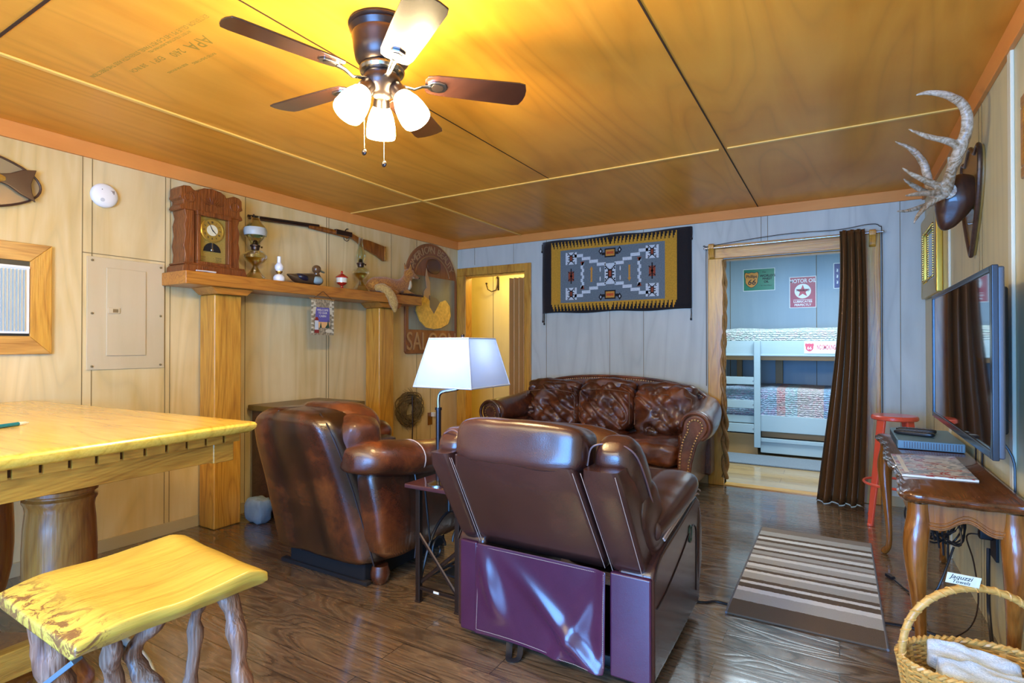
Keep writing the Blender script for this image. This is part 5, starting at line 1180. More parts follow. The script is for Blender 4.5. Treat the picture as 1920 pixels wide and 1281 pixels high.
t = thing('cable_bundle', 'tangled loops of black cable hanging beneath the console table', 'cables', (.40, 3.25, .40))
for k in range(9):
    cx, cz, rx, rz, ph = .39+.03*random.uniform(-1, 1), .38+.03*random.uniform(-1, 1), .075+.03*random.random(), .09+.05*random.random(), random.uniform(-.6, .6)
    g = G(); g.tube([(cx+rx*math.cos(a+ph), 3.22+.03*k*.5+.05*math.sin(a*2+k), cz+rz*math.sin(a)+.012*math.sin(3*a+k)) for a in [2*PI*i/30 for i in range(30)]], .0042, 6, closed=True); part('loop', g, 'black', t)
for k in range(4):
    g = G(); y = 3.18+.03*k; g.tube(spline([(.34+.035*k, y, .655), (.33+.03*k, y-.02, .56), (.35+.03*k, y+.01, .44), (.38+.02*k, y, .30-.04*k)], 5), .0045, 6); part('strand', g, 'black', t)
g = G(); g.tube(spline([(.44, 3.12, .30), (.36, 3.05, .10), (.30, 3.25, .012), (.24, 3.40, .010)], 5), .0045, 6); g.cbox((.225, 3.43, .012), (.02, .05, .014), (0, 0, .5)); part('plug_lead', g, 'black', t)
t = thing('wall_outlet', 'black outlet plate with plugs on the right wall behind the console', 'outlet', (XR, 2.93, .42))
g = G(); g.box(XR-.010, XR, 2.885, 2.985, .33, .50); part('cover', g, 'black', t, bevel=.002)
g = G(); g.box(XR-.055, XR-.010, 2.92, 2.96, .405, .445); part('plug', g, 'black', t, bevel=.006)
g = G(); g.tube(spline([(XR-.05, 2.94, .42), (XR-.09, 2.96, .40), (XR-.06, 3.0, .28), (XR-.05, 2.98, .12), (XR-.10, 2.9, .03), (.30, 2.72, .006)], 5), .003, 6); part('lead', g, 'iron', t)
g = G(); g.tube(spline([(XR-.03, 2.90, .38), (XR-.035, 2.88, .28), (XR-.03, 2.90, .12), (XR-.04, 2.78, .01)], 5), .007, 6); part('lead', g, 'black', t)

# ------------------------------------------------------------------ antlers and framed mirror on the right wall
at_ = thing('antler_mount', 'elk antlers on a dark shield plaque high on the right wall', 'antler mount', (XR, 3.27, 1.85))
sh_ = [(3.27, 1.615), (3.34, 1.70), (3.42, 1.82), (3.46, 1.93), (3.47, 2.03), (3.44, 2.08), (3.38, 2.06), (3.33, 2.08), (3.27, 2.11), (3.21, 2.08), (3.16, 2.06), (3.10, 2.08), (3.07, 2.03), (3.08, 1.93), (3.12, 1.82), (3.20, 1.70)]
sh_ = [(p.x, p.y) for p in spline([(a, b, 0) for a, b in sh_+[sh_[0]]], 3)][:-1]
g = G(); g.prism([(-a, b) for a, b in sh_], 0, .020, RW(0, 0)); pl = part('plaque', g, plain('honey_plaque', (.30, .15, .03), .3, 0, .4), at_, bevel=.004)
g = G(); g.tube([V((XR-.020, a, b)) for a, b in sh_], .010, 8, closed=True); part('plaque_rim', g, 'darkwood', pl)
g = G()
def hd(q, p): q = q.copy(); q.z *= 1; q.x += .10*max(0, p.z)*.0; s = 1-.45*max(0, -p.z); q.x *= s; q.y *= s; return q
g.cushion((.465, 3.22, 1.86), (.15, .15, .26), (0, R(18), 0), k=2.4, n=14, f=hd, wr=.006, ws=10); part('skull_cap', g, 'skull', at_, angle=180)
def antler(tines, rough=True):
    g = G()
    for pts, r in tines:
        P = spline(pts, 6); n = len(P); rs = smoothvals(r, 6)
        if len(rs) != n: rs = r
        k0 = len(g.v); g.tube(P, rs, 12)
        for i in range(k0, len(g.v)): p = g.v[i]; g.v[i] = p+V((noise.noise(p*45), noise.noise(p*45+V((3, 1, 0))), 0))*.0035
    return part('antler', g, 'antlerm', at_, remesh=.0045)
# near antler (towards the camera): long beam sweeping up and out, with brow tines low
bn_ = V((.425, 3.14, 1.90))
antler([([bn_, (.43, 3.06, 1.965), (.452, 3.0, 2.04), (.470, 2.96, 2.12), (.455, 2.93, 2.20), (.40, 2.90, 2.245), (.335, 2.88, 2.265), (.285, 2.87, 2.262)], [.026, .022, .024, .021, .019, .016, .011, .004]),
        ([(.452, 3.0, 2.05), (.41, 2.96, 2.07), (.33, 2.92, 2.095), (.262, 2.89, 2.13)], [.019, .015, .011, .004]),
        ([bn_+V((0, .0, .01)), (.37, 3.08, 1.925), (.30, 3.02, 1.955), (.245, 2.98, 1.99)], [.020, .016, .011, .004]),
        ([bn_, (.37, 3.08, 1.885), (.30, 3.0, 1.87), (.255, 2.96, 1.86)], [.018, .014, .010, .004]),
        ([bn_+V((.01, 0, -.01)), (.37, 3.10, 1.85), (.32, 3.06, 1.80), (.292, 3.03, 1.745)], [.017, .013, .010, .004])])
bf = V((.43, 3.27, 1.90))
antler([([bf, (.40, 3.36, 1.95), (.39, 3.42, 2.03), (.37, 3.42, 2.12), (.32, 3.40, 2.19), (.25, 3.38, 2.235)], [.024, .021, .020, .018, .013, .004]),
        ([bf, (.36, 3.26, 1.935), (.30, 3.20, 1.965), (.265, 3.16, 1.985)], [.018, .014, .010, .004]),
        ([bf, (.37, 3.28, 1.875), (.29, 3.22, 1.845), (.24, 3.18, 1.84)], [.018, .014, .009, .004])])
for q0, q1 in (((.425, 3.12, 1.895), (.428, 3.155, 1.905)), ((.425, 3.25, 1.895), (.43, 3.285, 1.90))):
    g = G(); g.tube([q0, q1], .034, 14); part('burr', g, 'antlerm', at_)
t = thing('framed_mirror', 'small gold beaded mirror frame on the right wall near the corner', 'mirror', (XR, 4.54, 1.8))
P = RW(0, 0)
g = G()
for poly in ([(-4.90, 1.53), (-4.90, 2.08), (-4.80, 1.98), (-4.80, 1.63)], [(-4.20, 1.53), (-4.20, 2.08), (-4.30, 1.98), (-4.30, 1.63)], [(-4.90, 2.08), (-4.20, 2.08), (-4.30, 1.98), (-4.80, 1.98)], [(-4.90, 1.53), (-4.20, 1.53), (-4.30, 1.63), (-4.80, 1.63)]):
    g = G(); g.prism(poly, 0, .035, P); part('frame_side', g, 'gold', t, bevel=.006)
g = G()
for i in range(22):
    z = 1.645+i*.0152
    for y in (4.31, 4.79): g.ball((XR-.036, y, z), .007, n=2)
    if i: 
        for z_ in (1.64, 1.97): g.ball((XR-.036, 4.31+i*.0218, z_), .007, n=2)
part('beading', g, 'brass', t, kind='stuff')
g = G(); g.box(XR-.022, XR-.004, 4.30, 4.80, 1.63, 1.98); part('mirror_glass', g, plain('mirror', (.6, .62, .6), .05, 1.0), t, smooth=False)
t = thing('light_switch', 'small switch plate on the right wall beyond the television', 'switch', (XR, 4.40, 1.22))
g = G(); g.box(XR-.006, XR, 4.365, 4.435, 1.16, 1.28); part('plate', g, 'oak_edge', t, bevel=.002); g = G(); g.box(XR-.016, XR-.006, 4.392, 4.408, 1.21, 1.235); part('toggle', g, 'white', t, bevel=.002)
t = thing('wall_picture', 'dark brown carved picture frame edge at the far right of the wall', 'picture frame', (XR, 2.45, 1.9))
g = G(); 
for y0, y1, z0, z1 in ((2.15, 2.47, 2.0, 2.04), (2.15, 2.47, 1.76, 1.80), (2.43, 2.47, 1.8, 2.0)): g.box(XR-.018, XR, y0, y1, z0, z1)
part('frame', g, 'oak_edge', t, bevel=.005)
g = G(); g.box(XR-.012, XR-.002, 2.15, 2.43, 1.8, 2.0); part('picture', g, plain('dark_picture', (.2, .15, .08), .3), t, smooth=False)

# ------------------------------------------------------------------ red metal stool
sl = thing('metal_stool', 'coral red metal bar stool in the back right corner', 'stool', (.33, 4.5, 0))
c = (.325, 4.50)
g = G(); g.lathe([(0, .70), (.128, .70), (.134, .706), (.134, .722), (.126, .730), (0, .728)], (c[0], c[1], 0), seg=40); part('seat', g, 'redstool', sl)
for i, a in enumerate((222, 318, 48, 132)):
    d = V((math.cos(R(a)), math.sin(R(a)), 0)); tpos = V((c[0], c[1], .70))+d*.105; bpos = V((c[0], c[1], .0))+d*.198
    side = V((-d.y, d.x, 0))
    g = G(); rings = []
    for t_, w in ((0, .030), (.5, .024), (1, .018)):
        p = tpos.lerp(bpos, t_); rings.append([p+side*w+d*.006, p-side*w+d*.006, p-side*w-d*.010, p+side*w-d*.010])
    g.loft(rings[::-1]); l = part('leg', g, 'redstool', sl, bevel=.003)
    g = G(); g.cushion(bpos+V((0, 0, .008)), (.035, .035, .02), k=3, n=5); part('foot', g, 'redstool', l, angle=180)
g = G(); g.tube([(c[0]+.178*math.cos(q), c[1]+.178*math.sin(q), .27) for q in [2*PI*i/40 for i in range(40)]], .009, 8, closed=True); part('foot_ring', g, 'redstool', sl)

# ------------------------------------------------------------------ wicker basket with towels
bk = thing('wicker_basket', 'golden wicker basket with tall arched handle at the lower right', 'basket', (.33, 2.07, 0))
bc = (.350, 2.085); BA, BB, BR = .200, .135, R(22)
def bp(a, f, z, off=0.0):
    x, y = (BA*f+off)*math.cos(a), (BB*f+off)*math.sin(a); return V((bc[0]+x*math.cos(BR)-y*math.sin(BR), bc[1]+x*math.sin(BR)+y*math.cos(BR), z))
def fz(z): return .74+.28*(z/.25)**.7
g = G(); n = 72; nr = 34
for k in range(nr):
    z = .008+k*(.256/nr)
    g.tube([bp(2*PI*j/n, fz(z), z, .0035*(1 if (j//2+k) % 2 else -1)) for j in range(n)], .0042, 5, closed=True)
part('woven_side', g, 'wicker', bk)
g = G()
for j in range(18):
    a = 2*PI*(j+.5)/18; rows = []
    for z in (.004, .06, .12, .19, .258): rows.append([bp(a-.045, fz(z), z, .001), bp(a+.045, fz(z), z, .001)])
    g.grid(rows)
part('uprights', g, 'wicker', bk, smooth=False, solid=.012)
g = G()
for ph in (0, PI):
    g.tube([bp(2*PI*j/120, 1.02, .268+.006*math.sin(30*2*PI*j/120+ph), .005*math.cos(30*2*PI*j/120+ph)) for j in range(120)], .0065, 6, closed=True)
part('rim', g, 'wicker', bk)
g = G(); g.loft([[bp(2*PI*j/40, .74, z) for j in range(40)] for z in (.003, .012)]); part('bottom', g, 'wicker', bk)
g = G(); ha, hb = bp(PI*.97, 1.0, .262), bp(-.05, 1.0, .262)
mid = (ha+hb)/2; hp_ = []
for i in range(41):
    a = PI*i/40; hp_.append(mid+(hb-ha)*(-.5*math.cos(a))+V((0, 0, .225*math.sin(a)**.85)))
g.tube(hp_, .0105, 10)
wr_ = []
for i in range(241):
    t_ = i/240*40; k = min(39, int(t_)); p = hp_[k].lerp(hp_[k+1], t_-k); tn = (hp_[k+1]-hp_[k]).normalized(); u = tn.cross(V((0, 1, 0))).normalized(); w = tn.cross(u)
    q = i*.55; wr_.append(p+(u*math.cos(q)+w*math.sin(q))*.0095)
g.tube(wr_, .0035, 5); part('handle', g, 'wicker', bk)
M['cardm'] = M['card']
tg = thing('basket_label', 'ivory hand lettered card taped to the basket handle', 'label', tuple(hp_[19]))
cp = on_plane(1806, 1088, 1, 2.055); cm = frame(cp, (1, .20, -.10), (0, -.25, 1))
g = G(); g.box(-.041, .041, -.017, .017, -.0006, .0006, cm); cdp = part('card', g, 'card', tg, smooth=False)
g = G(); gtext(g, 'Jaquzzi', .0195, cm @ Matrix.Translation((-.006, .0065, .0007)), .0004, shear=.25); gtext(g, 'Towels', .0150, cm @ Matrix.Translation((-.004, -.0085, .0007)), .0004, shear=.2)
part('lettering', g, 'ink', cdp, smooth=False)
g = G(); g.box(-.039, -.033, -.014, .013, .0006, .001, cm); g.box(.032, .038, -.012, .014, .0006, .001, cm); part('tape', g, 'white', cdp, smooth=False)
def towel(c, sz, rot, label, sd):
    g = G()
    def f(q, p): q = q.copy(); q.z += .010*noise.noise(V((p.x*2+sd, p.y*2, 0))); return q
    g.cushion((0, 0, 0), sz, (0, 0, 0), k=7, n=22, f=f, wr=.006, ws=24)
    m_ = frame(c, *rot); g.v = [m_ @ p for p in g.v]
    single('folded_towel', g, 'towel', label, 'towel', c, 'white towels in the basket', angle=180)
towel(V((.345, 2.145, .232)), (.22, .085, .06), ((1, -.15, -.05), (.2, 1, .45)), 'white folded towel at the back of the wicker basket', 1)
towel(V((.365, 2.045, .222)), (.23, .095, .07), ((1, .0, -.10), (0, 1, .35)), 'white folded towel in front of the other in the wicker basket', 5)

# ------------------------------------------------------------------ woven wall hanging on the back wall
wh = thing('woven_wall_hanging', 'black ochre and blue grey woven geometric rug on the back wall', 'wall hanging', (-1.86, 4.985, 1.88))
def W2(x, y):
    p = on_plane(980+x/5.333, 400+y/5.333, 1, 4.985); return (p.x, p.z)
HM = frame((0, 4.985, 0), (1, 0, 0), (0, 0, 1))
dyeB, dyeO, dyeG, dyeW, dyeR, dyeT = (fabric('black_wool', (.008, .005, .006), None, 90), fabric('ochre_wool', (.62, .31, .02), None, 90), fabric('blue_grey_wool', (.16, .20, .22), None, 90),
    fabric('white_wool', (.68, .74, .76), None, 90), fabric('red_wool', (.34, .06, .02), None, 90), fabric('orange_wool', (.68, .30, .04), None, 90))
x0, z0, x1, z1 = -2.595, 1.525, -1.112, 2.252
g = G(); g.box(x0, x1, -z1, -z0, 0, .008, Matrix.Identity(4)) if False else None
g = G()
rows = []
for i in range(13):
    z = z0+(z1-z0)*i/12; rows.append([V((x0+(x1-x0)*j/30 , 4.985-.004*math.sin(j*.9+i*.4)-.0, z+ .006*math.sin(j*.5)*(i in (0, 12)))) for j in range(31)])
g.grid(rows); cl_ = part('black_border', g, dyeB, wh, solid=.010)
LV = [0]
def lay(g, poly, lvl): g.prism(poly, .009+lvl*.0008, .0098+lvl*.0008, HM)
def R4(x0, y0, x1, y1): return [W2(x0, y0), W2(x1, y0), W2(x1, y1), W2(x0, y1)]
def lin(a, b, t): return a+(b-a)*t
# ochre field
ox0, ox1 = -2.492, -1.238; oz0, oz1 = 1.545, 2.235
g = G(); n = 34; pw = (ox1-ox0)/n; poly = []
for i in range(n):
    xa = ox0+i*pw; s = 1 if i < n/2 else -1
    st_ = [(0, .0), (.25, .022), (.5, .044), (.75, .066)]
    for k in range(4):
        kk = k if s > 0 else 3-k
        poly += [(xa+pw*k/4, oz1-st_[kk][1]), (xa+pw*(k+1)/4, oz1-st_[kk][1])]
low = []
for i in range(n):
    xa = ox0+i*pw; s = -1 if i < n/2 else 1
    for k in range(4):
        kk = k if s > 0 else 3-k
        low += [(xa+pw*k/4, oz0+.022*kk), (xa+pw*(k+1)/4, oz0+.022*kk)]
lay(g, poly+low[::-1], 0); part('ochre_field', g, dyeO, wh, smooth=False)
gx0, gx1, gz0, gz1 = -2.388, -1.345, 1.625, 2.148
g = G(); lay(g, [(gx0, gz0), (gx1, gz0), (gx1, gz1), (gx0, gz1)], 1); part('grey_field', g, dyeG, wh, smooth=False)
xc_, zc_ = (gx0+gx1)/2, (gz0+gz1)/2
def S(g, a, b, c, d, lvl):      # symmetric rectangles in the four quadrants (relative to the centre)
    for sx in (-1, 1):
        for sz in (-1, 1): lay(g, [(xc_+sx*a, zc_+sz*b), (xc_+sx*c, zc_+sz*b), (xc_+sx*c, zc_+sz*d), (xc_+sx*a, zc_+sz*d)], lvl)
g = G(); S(g, .345, .115, .465, .235, 2)
for k in range(4): S(g, .045+k*.078, .082+k*.033, .045+(k+1)*.078+.012, .112+k*.033, 2)
lay(g, [(xc_-.055, zc_-.10), (xc_+.055, zc_-.10), (xc_+.055, zc_+.10), (xc_-.055, zc_+.10)], 2)
for sx in (-1, 1):
    for k in range(8): a = xc_+sx*.285+(.006 if k % 2 else -.006); lay(g, [(a-.012, zc_-.13+k*.0325), (a+.012, zc_-.13+k*.0325), (a+.012, zc_-.13+(k+1)*.0325), (a-.012, zc_-.13+(k+1)*.0325)], 2)
    for sz in (-1, 1): lay(g, [(xc_+sx*.10+.006*math.cos(q), zc_+sz*.045+.024*math.sin(q)) for q in [PI*i/5 for i in range(10)]], 2)
part('white_pattern', g, dyeW, wh, smooth=False, kind='stuff')
def bug(g, cx, cz, s, lvl, mi):
    g.mi = mi[0]; lay(g, [(cx-.018*s, cz-.035*s), (cx+.018*s, cz-.035*s), (cx+.018*s, cz+.035*s), (cx-.018*s, cz+.035*s)], lvl)
    for sx in (-1, 1):
        for sz in (-1, 1):
            for k, (a, b) in enumerate(((.012, .034), (.022, .044), (.030, .034), (.030, .052))): lay(g, [(cx+sx*a*s, cz+sz*b*s), (cx+sx*(a+.012)*s, cz+sz*b*s), (cx+sx*(a+.012)*s, cz+sz*(b+.010)*s), (cx+sx*a*s, cz+sz*(b+.010)*s)], lvl)
            lay(g, [(cx+sx*.018*s, cz+sz*.006*s), (cx+sx*.034*s, cz+sz*.006*s), (cx+sx*.034*s, cz+sz*.016*s), (cx+sx*.018*s, cz+sz*.016*s)], lvl)
    g.mi = mi[1]; lay(g, [(cx-.010*s, cz-.022*s), (cx+.010*s, cz-.022*s), (cx+.010*s, cz+.022*s), (cx-.010*s, cz+.022*s)], lvl+1)
g = G()
for sx in (-1, 1):
    for sz in (-1, 1): bug(g, xc_+sx*.405, zc_+sz*.175, .95, 3, (0, 1))
bug(g, xc_, zc_, 1.25, 3, (0, 1))
for sx in (-1, 1):                       # side figures, arrows, top and bottom emblems
    g.mi = 1; lay(g, [(xc_+sx*.405-.030, zc_-.05), (xc_+sx*.405+.030, zc_-.05), (xc_+sx*.405+.030, zc_+.045), (xc_+sx*.405-.030, zc_+.045)], 2)
    g.mi = 0; lay(g, [(xc_+sx*.405-.006, zc_-.075), (xc_+sx*.405+.006, zc_-.075), (xc_+sx*.405+.006, zc_+.075), (xc_+sx*.405-.006, zc_+.075)], 3)
    for sz in (-1, 1):
        for a in (-1, 1): lay(g, [(xc_+sx*.405, zc_+sz*.02), (xc_+sx*.405+a*.032, zc_+sz*.05), (xc_+sx*.405+a*.032, zc_+sz*.035)], 3)
        lay(g, [(xc_+sx*.405-.014, zc_), (xc_+sx*.405, zc_+sz*.02), (xc_+sx*.405+.014, zc_)], 3)
    g.mi = 2; ar = [(-.009, -.07), (.009, -.07), (.009, .05), (.018, .05), (0, .085), (-.018, .05), (-.009, .05)]
    lay(g, [(xc_+sx*.19+a, zc_-sx*b) for a, b in ar], 2)
    g.mi = 1
    for sz in (-1, 1): lay(g, [(xc_+sx*.285-.022, zc_+sz*.135), (xc_+sx*.285+.022, zc_+sz*.135), (xc_+sx*.285+.008, zc_+sz*.10), (xc_+sx*.285-.008, zc_+sz*.10)], 2)
for sz in (-1, 1):
    cz = zc_+sz*.200
    g.mi = 0; lay(g, [(xc_-.055, cz-.042), (xc_+.055, cz-.042), (xc_+.055, cz+.042), (xc_-.055, cz+.042)], 2)
    for sx in (-1, 1):
        lay(g, [(xc_+sx*.055, cz-.02), (xc_+sx*.085, cz-.02), (xc_+sx*.085, cz+.006), (xc_+sx*.055, cz+.006)], 2)
        lay(g, [(xc_+sx*.095-.022, cz+.02*sz), (xc_+sx*.095, cz+.02*sz-.035), (xc_+sx*.095+.022, cz+.02*sz), (xc_+sx*.095, cz+.02*sz+.035)], 2)
    g.mi = 3; 
    for sx in (-1, 1): lay(g, [(xc_+sx*.095-.008, cz+.02*sz), (xc_+sx*.095, cz+.02*sz-.014), (xc_+sx*.095+.008, cz+.02*sz), (xc_+sx*.095, cz+.02*sz+.014)], 3)
    g.mi = 2; lay(g, [(xc_-.044, cz-.030), (xc_+.044, cz-.030), (xc_+.044, cz+.030), (xc_-.044, cz+.030)], 3)
    g.mi = 4; lay(g, [(xc_-.036, cz-.012), (xc_+.036, cz-.012), (xc_+.036, cz+.012), (xc_-.036, cz+.012)], 4)
part('figures', g, [dyeB, dyeR, dyeT, dyeW, fabric('bright_red_wool', (.62, .10, .02), None, 90)], wh, smooth=False, kind='stuff')
for x, z, L in ((x0+.005, z0, .075), (x0+.02, z0, .10), (x1-.005, z0, .085), (x0-.005, z1-.02, .07), (x1+.004, z1, .10)):
    g = G(); g.tube([(x, 4.982, z), (x+.002, 4.978, z-L*.5), (x-.001, 4.98, z-L)], .0035, 6); g.ball((x-.001, 4.98, z-L-.006), .008, (1, 1, 1.6), 3); part('tassel', g, dyeB, wh)

# ------------------------------------------------------------------ curtain, rod and vine at the bedroom doorway
t = thing('curtain_rod', 'thin steel curtain rod on wood brackets over the bedroom doorway', 'curtain rod', (-.35, 4.92, 2.045))
g = G(); g.cyl((-.99, 4.925, 2.035), (.29, 4.925, 2.05), .007, seg=12); g.ball((-.99, 4.925, 2.035), .010, n=3); g.ball((.29, 4.925, 2.05), .010, n=3); part('rod', g, 'steel', t)
for x in (-.935, .225):
    g = G(); g.prism([(4.972, 1.945), (4.972, 2.07), (4.93, 2.075), (4.905, 2.065), (4.905, 2.03), (4.93, 2.01), (4.945, 1.96)], x-.022, x+.022, frame((0, 0, 0), (0, 1, 0), (0, 0, 1))); part('bracket', g, 'cedar_z', t, bevel=.005)
g = G()
rows = []; NU, NV = 150, 40
for i in range(NV+1):
    v = i/NV; z = 2.078 - v*2.073; row = []
    xa = .010-.150*v**1.6 + .014*math.sin(v*5); xb = .172 - .012*v + .02*math.sin(v*3.0); amp = .026+.018*v
    for j in range(NU+1):
        u = j/NU; q = u*2*PI*3.6 + .5*math.sin(u*9) + .35*math.sin(v*3+u*4)
        x = xa+(xb-xa)*u + .006*math.cos(q*2); y = 4.905 - amp*.9 + amp*math.sin(q) - .02*v + .006*noise.noise(V((u*6, v*5, 0)))
        if v < .035: y = 4.925+(y-4.925)*.7
        row.append(V((x, y, z)))
    rows.append(row)
g.grid(rows); single('curtain', g, 'curtain', 'long brown satin curtain gathered at the right of the bedroom doorway', 'curtain', (.05, 4.9, 2.05), solid=.002, angle=180)
t = thing('twisted_vine', 'twisted dried vine hanging down the left jamb of bedroom doorway', 'vine', (-.845, 4.955, 1.9))
for ph in (0, PI):
    g = G(); pts = []
    for i in range(121):
        v = i/120; z = 1.93-v*1.86; r = (.012+.013*v)*(.6+.8*abs(noise.noise(V((v*14, ph, 0))))); q = v*34+ph
        pts.append((-.838+r*math.cos(q)+.008*math.sin(v*9), 4.965+r*math.sin(q), z))
    g.tube(pts, [.010, .011, .013, .016, .018], 8); part('strand', g, 'rope', t)
t = thing('door_garland_wire', 'thin dark wire looped over the top of the bedroom door frame', 'wire', (.2, 4.96, 2.1))
g = G(); g.tube(spline([(-.985, 4.965, .85), (-.985, 4.965, 1.6), (-.985, 4.965, 2.03), (-.96, 4.963, 2.06), (-.4, 4.96, 2.105), (0.0, 4.955, 2.10), (.20, 4.955, 2.12), (.27, 4.96, 2.10), (.285, 4.965, 2.0), (.285, 4.968, 1.2), (.285, 4.968, .3)], 6), .003, 5); part('wire', g, 'black', t)

# ------------------------------------------------------------------ bedroom: bunk bed, signs, rug
bb_ = thing('bunk_bed', 'pale blue built-in bunk bed with ladder in the bedroom', 'bunk bed', (-.5, 7.0, 0))
BY = 6.55
def bx(name, *a, mat='bunkw', par=bb_, bv=.004):
    g = G(); g.box(*a); return part(name, g, mat, par, bevel=bv)
bx('upper_rail', -1.85, 1.28, BY, BY+.03, 1.085, 1.252)
bx('upper_rail_lip', -1.85, 1.28, BY-.01, BY, 1.085, 1.105)
bx('upper_deck', -1.85, 1.28, BY+.03, 7.48, 1.04, 1.09, mat='bunkply')
bx('lower_rail', -.735, 1.28, BY, BY+.03, .265, .44)
bx('lower_rail', -1.85, -.765, BY, BY+.03, .345, .425)
bx('lower_deck', -1.85, 1.28, BY+.03, 7.48, .30, .34, mat='bunkply')
bx('drawer_front', -.735, 1.28, BY+.02, BY+.05, .03, .19)
bx('drawer_lip', -.735, 1.28, BY, BY+.03, .15, .19)
bx('kick_board', -1.85, -.765, BY+.03, BY+.05, .0, .22, mat='bunkply')
bx('back_panel', -.735, 1.28, BY+.10, BY+.12, .19, .30, mat='bunkply')
bx('corner_post', -1.10, -1.04, 7.40, 7.48, .34, 1.04, mat='bunkply')
bx('corner_post', -.66, -.58, 7.42, 7.48, .45, 1.04, mat='bunkply')
bx('end_board', -1.86, -1.83, BY, 7.48, 0, 1.30)
lad = bx('ladder_post', -.792, -.728, BY-.05, BY-.01, .09, 1.25)
for z0_, z1_ in ((.772, .855), (.510, .600), (.245, .34)):
    r_ = bx('ladder_rung', -1.30, -.792, BY-.045, BY-.015, z0_, z1_)
    for x in (-.80,):
        g = G(); g.ball((x, BY-.047, (z0_+z1_)/2), .006, n=2); part('nail', g, 'steel', r_)
def quiltmat(name, cols, sx):
    m, tt, bb = _m(name); v = tc(tt, (1, 1, 1)); sp = tt.nodes.new('ShaderNodeSeparateXYZ'); tt.links.new(v, sp.inputs[0])
    mr = tt.nodes.new('ShaderNodeMapRange'); mr.inputs[1].default_value = sx[0]; mr.inputs[2].default_value = sx[1]; tt.links.new(sp.outputs[0], mr.inputs[0])
    base = ramp(tt, mr.outputs[0], cols, 'CONSTANT'); n1 = nz(tt, v, 14, 3, .6, 1.2)
    pat = ramp(tt, n1, [(.40, (.62, .68, .72)), (.47, (.36, .52, .42)), (.53, (.75, .78, .80)), (.60, (.62, .25, .28)), (.66, (.7, .75, .8))])
    tt.links.new(mixc(tt, .45, base, pat), bb.inputs['Base Color']); bb.inputs['Roughness'].default_value = .9
    w = tt.nodes.new('ShaderNodeTexWave'); w.bands_direction = 'Z'; w.inputs['Scale'].default_value = 14; w.inputs['Distortion'].default_value = 5; w.inputs['Detail Scale'].default_value = 3; tt.links.new(v, w.inputs[0])
    bump(tt, bb, w.outputs[0], .9, .02); return m
qa = quiltmat('patchwork_quilt', [(0, (.22, .40, .68)), (.28, (.60, .28, .30)), (.33, (.40, .60, .70)), (.40, (.66, .50, .52)), (.55, (.12, .34, .72)), (.70, (.62, .74, .78)), (.9, (.55, .45, .5))], (-.75, .9))
qb = quiltmat('pale_green_quilt', [(0, (.62, .70, .68)), (.5, (.70, .76, .74)), (.8, (.60, .72, .66))], (-1, 1))
g = G(); g.cushion((-.29, 6.99, .542), (3.00, .80, .39), k=8, n=30, wr=.018, ws=5); single('lower_quilt', g, qa, 'blue and pink patchwork quilt on the lower bunk', 'quilt', (-.29, 7.0, .34), angle=180)
g = G(); g.cushion((-.29, 7.0, 1.245), (3.00, .80, .285), k=8, n=26, wr=.02, ws=5); single('upper_quilt', g, qb, 'pale green and white quilt on the upper bunk', 'quilt', (-.29, 7.0, 1.09), angle=180)
g = G(); g.box(-1.35, .35, 5.97, 6.49, .003, .018); single('bedroom_rug', g, 'greyrug', 'grey ribbed rug on the bedroom floor before the bunks', 'rug', (-.5, 6.2, 0), bevel=.005)
BY2 = 7.4985
def sheet_sign(name, label, x0, x1, z0, z1, col, cat='sign', y=BY2, par=None):
    t = thing(name, label, cat, ((x0+x1)/2, y, z0))
    g = G(); g.box(x0, x1, y-.004, y, z0, z1); p = part('plate', g, 'white', t, smooth=False)
    g = G(); g.box(x0+.008, x1-.008, y-.005, y-.004, z0+.008, z1-.008); part('field', g, plain(name+'_colour', col, .3), t, smooth=False)
    return t, frame(((x0+x1)/2, y-.005, (z0+z1)/2), (1, 0, 0), (0, 0, 1))
def shield(w, h): return [(p.x*w, p.y*h) for p in spline([(0, .5, 0), (.22, .46, 0), (.42, .5, 0), (.48, .3, 0), (.42, .05, 0), (.40, -.2, 0), (.2, -.42, 0), (0, -.5, 0), (-.2, -.42, 0), (-.40, -.2, 0), (-.42, .05, 0), (-.48, .3, 0), (-.42, .5, 0), (-.22, .46, 0), (0, .5, 0)], 3)][:-1]
t, m_ = sheet_sign('gas_station_sign', 'green metal oil sign with orange shield, left on the bedroom wall', -1.035, -.668, 1.885, 2.165, (.015, .22, .12))
g = G(); g.prism(shield(.175, .20), 0, .001, m_ @ Matrix.Translation((-.085, 0, 0))); part('shield_outline', g, 'black', t, smooth=False)
g = G(); g.prism(shield(.163, .186), .001, .002, m_ @ Matrix.Translation((-.085, 0, 0))); part('shield', g, plain('orange_enamel', (.78, .30, .03), .3), t, smooth=False)
g = G(); gtext(g, 'Phillips', .052, m_ @ Matrix.Translation((-.085, .043, .002)), .001, sx=.9, bold=.001); gtext(g, '66', .095, m_ @ Matrix.Translation((-.085, -.030, .002)), .001, shear=.2, bold=.001)
gtext(g, 'The', .030, m_ @ Matrix.Translation((.055, .092, 0)), .001, shear=.3); gtext(g, "WORLD'S", .040, m_ @ Matrix.Translation((.100, .045, 0)), .001, bold=.001); gtext(g, 'FINEST', .036, m_ @ Matrix.Translation((.095, .008, 0)), .001, bold=.001); gtext(g, 'OIL', .036, m_ @ Matrix.Translation((.085, -.030, 0)), .001, bold=.001); gtext(g, 'for Your Motor', .020, m_ @ Matrix.Translation((.085, -.075, 0)), .001, shear=.3)
part('lettering', g, 'ink', t, smooth=False)
t, m_ = sheet_sign('motor_oil_sign', 'red metal motor oil sign with white star disc on bedroom wall', -.510, -.222, 1.655, 2.035, (.42, .03, .05))
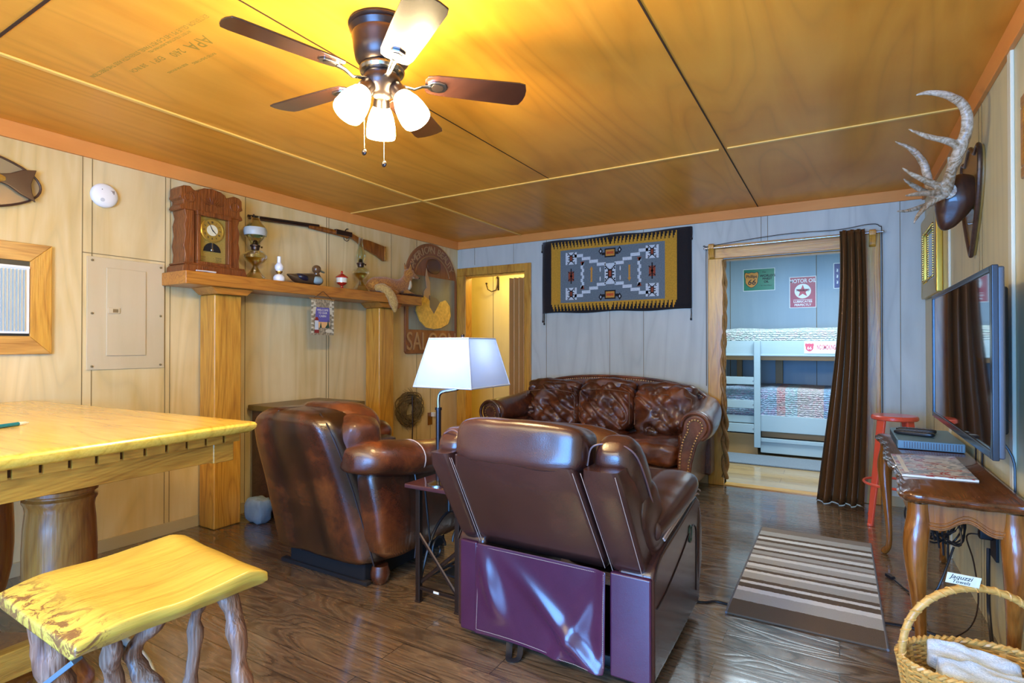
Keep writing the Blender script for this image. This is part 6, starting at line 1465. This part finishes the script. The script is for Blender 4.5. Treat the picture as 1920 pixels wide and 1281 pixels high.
g = G(); gtext(g, 'MOTOR OIL', .066, m_ @ Matrix.Translation((0, .135, 0)), .001, sx=.80, bold=.001); g.prism(circ(0, .012, .088), 0, .0012, m_); gtext(g, 'LUBRICATES', .036, m_ @ Matrix.Translation((0, -.115, 0)), .001, bold=.001); gtext(g, 'PERFECTLY', .036, m_ @ Matrix.Translation((0, -.155, 0)), .001, bold=.001); g.box(-.10, .10, -.092, -.088, 0, .001, m_)
part('white_lettering', g, plain('white_enamel', (.85, .85, .85), .3), t, smooth=False)
g = G(); s5 = []
for i in range(10): a = PI/2+i*PI/5; r = .078 if i % 2 == 0 else .032; s5.append((r*math.cos(a), .012+r*math.sin(a)))
g.prism(s5, .0012, .002, m_); part('star', g, plain('red_enamel', (.55, .02, .03), .3), t, smooth=False)
g = G(); gtext(g, 'TEXACO', .036, m_ @ Matrix.Translation((0, .022, .002)), .001, sx=1.0, bold=.001); part('disc_lettering', g, 'ink', t, smooth=False)
t, m_ = sheet_sign('blue_sign', 'dark blue metal sign half hidden behind the brown curtain', -.045, .25, 1.87, 2.17, (.015, .03, .20))
g = G(); gtext(g, 'FORD', .08, m_ @ Matrix.Translation((0, .07, 0)), .001); gtext(g, 'SERVICE', .055, m_ @ Matrix.Translation((0, -.02, 0)), .001); g = G()
for i in range(3): g.prism([( -.12+.012*(k % 2), .08-.07*i-.012*k) for k in range(4)]+[(-.10, .05-.07*i), (-.10, .08-.07*i)], 0, .001, m_)
part('white_marks', g, plain('pale_enamel', (.75, .8, .85), .3), t, smooth=False)
t, m_ = sheet_sign('no_smoking_sign', 'white and red no smoking sign on the upper bunk rail', -.308, .10, 1.115, 1.245, (.86, .86, .84), y=BY-.001)
g = G(); gtext(g, 'NO SMOKING', .068, m_ @ Matrix.Translation((-.002, .0, 0)), .001, sx=.39, bold=.0015); g.prism(shield(.085, .085), 0, .001, m_ @ Matrix.Translation((-.155, 0, 0)))
part('red_lettering', g, plain('red_enamel_text', (.60, .03, .03), .3), t, smooth=False)
g = G(); gtext(g, '66', .045, m_ @ Matrix.Translation((-.155, -.008, .001)), .001); part('emblem_number', g, 'white', t, smooth=False)
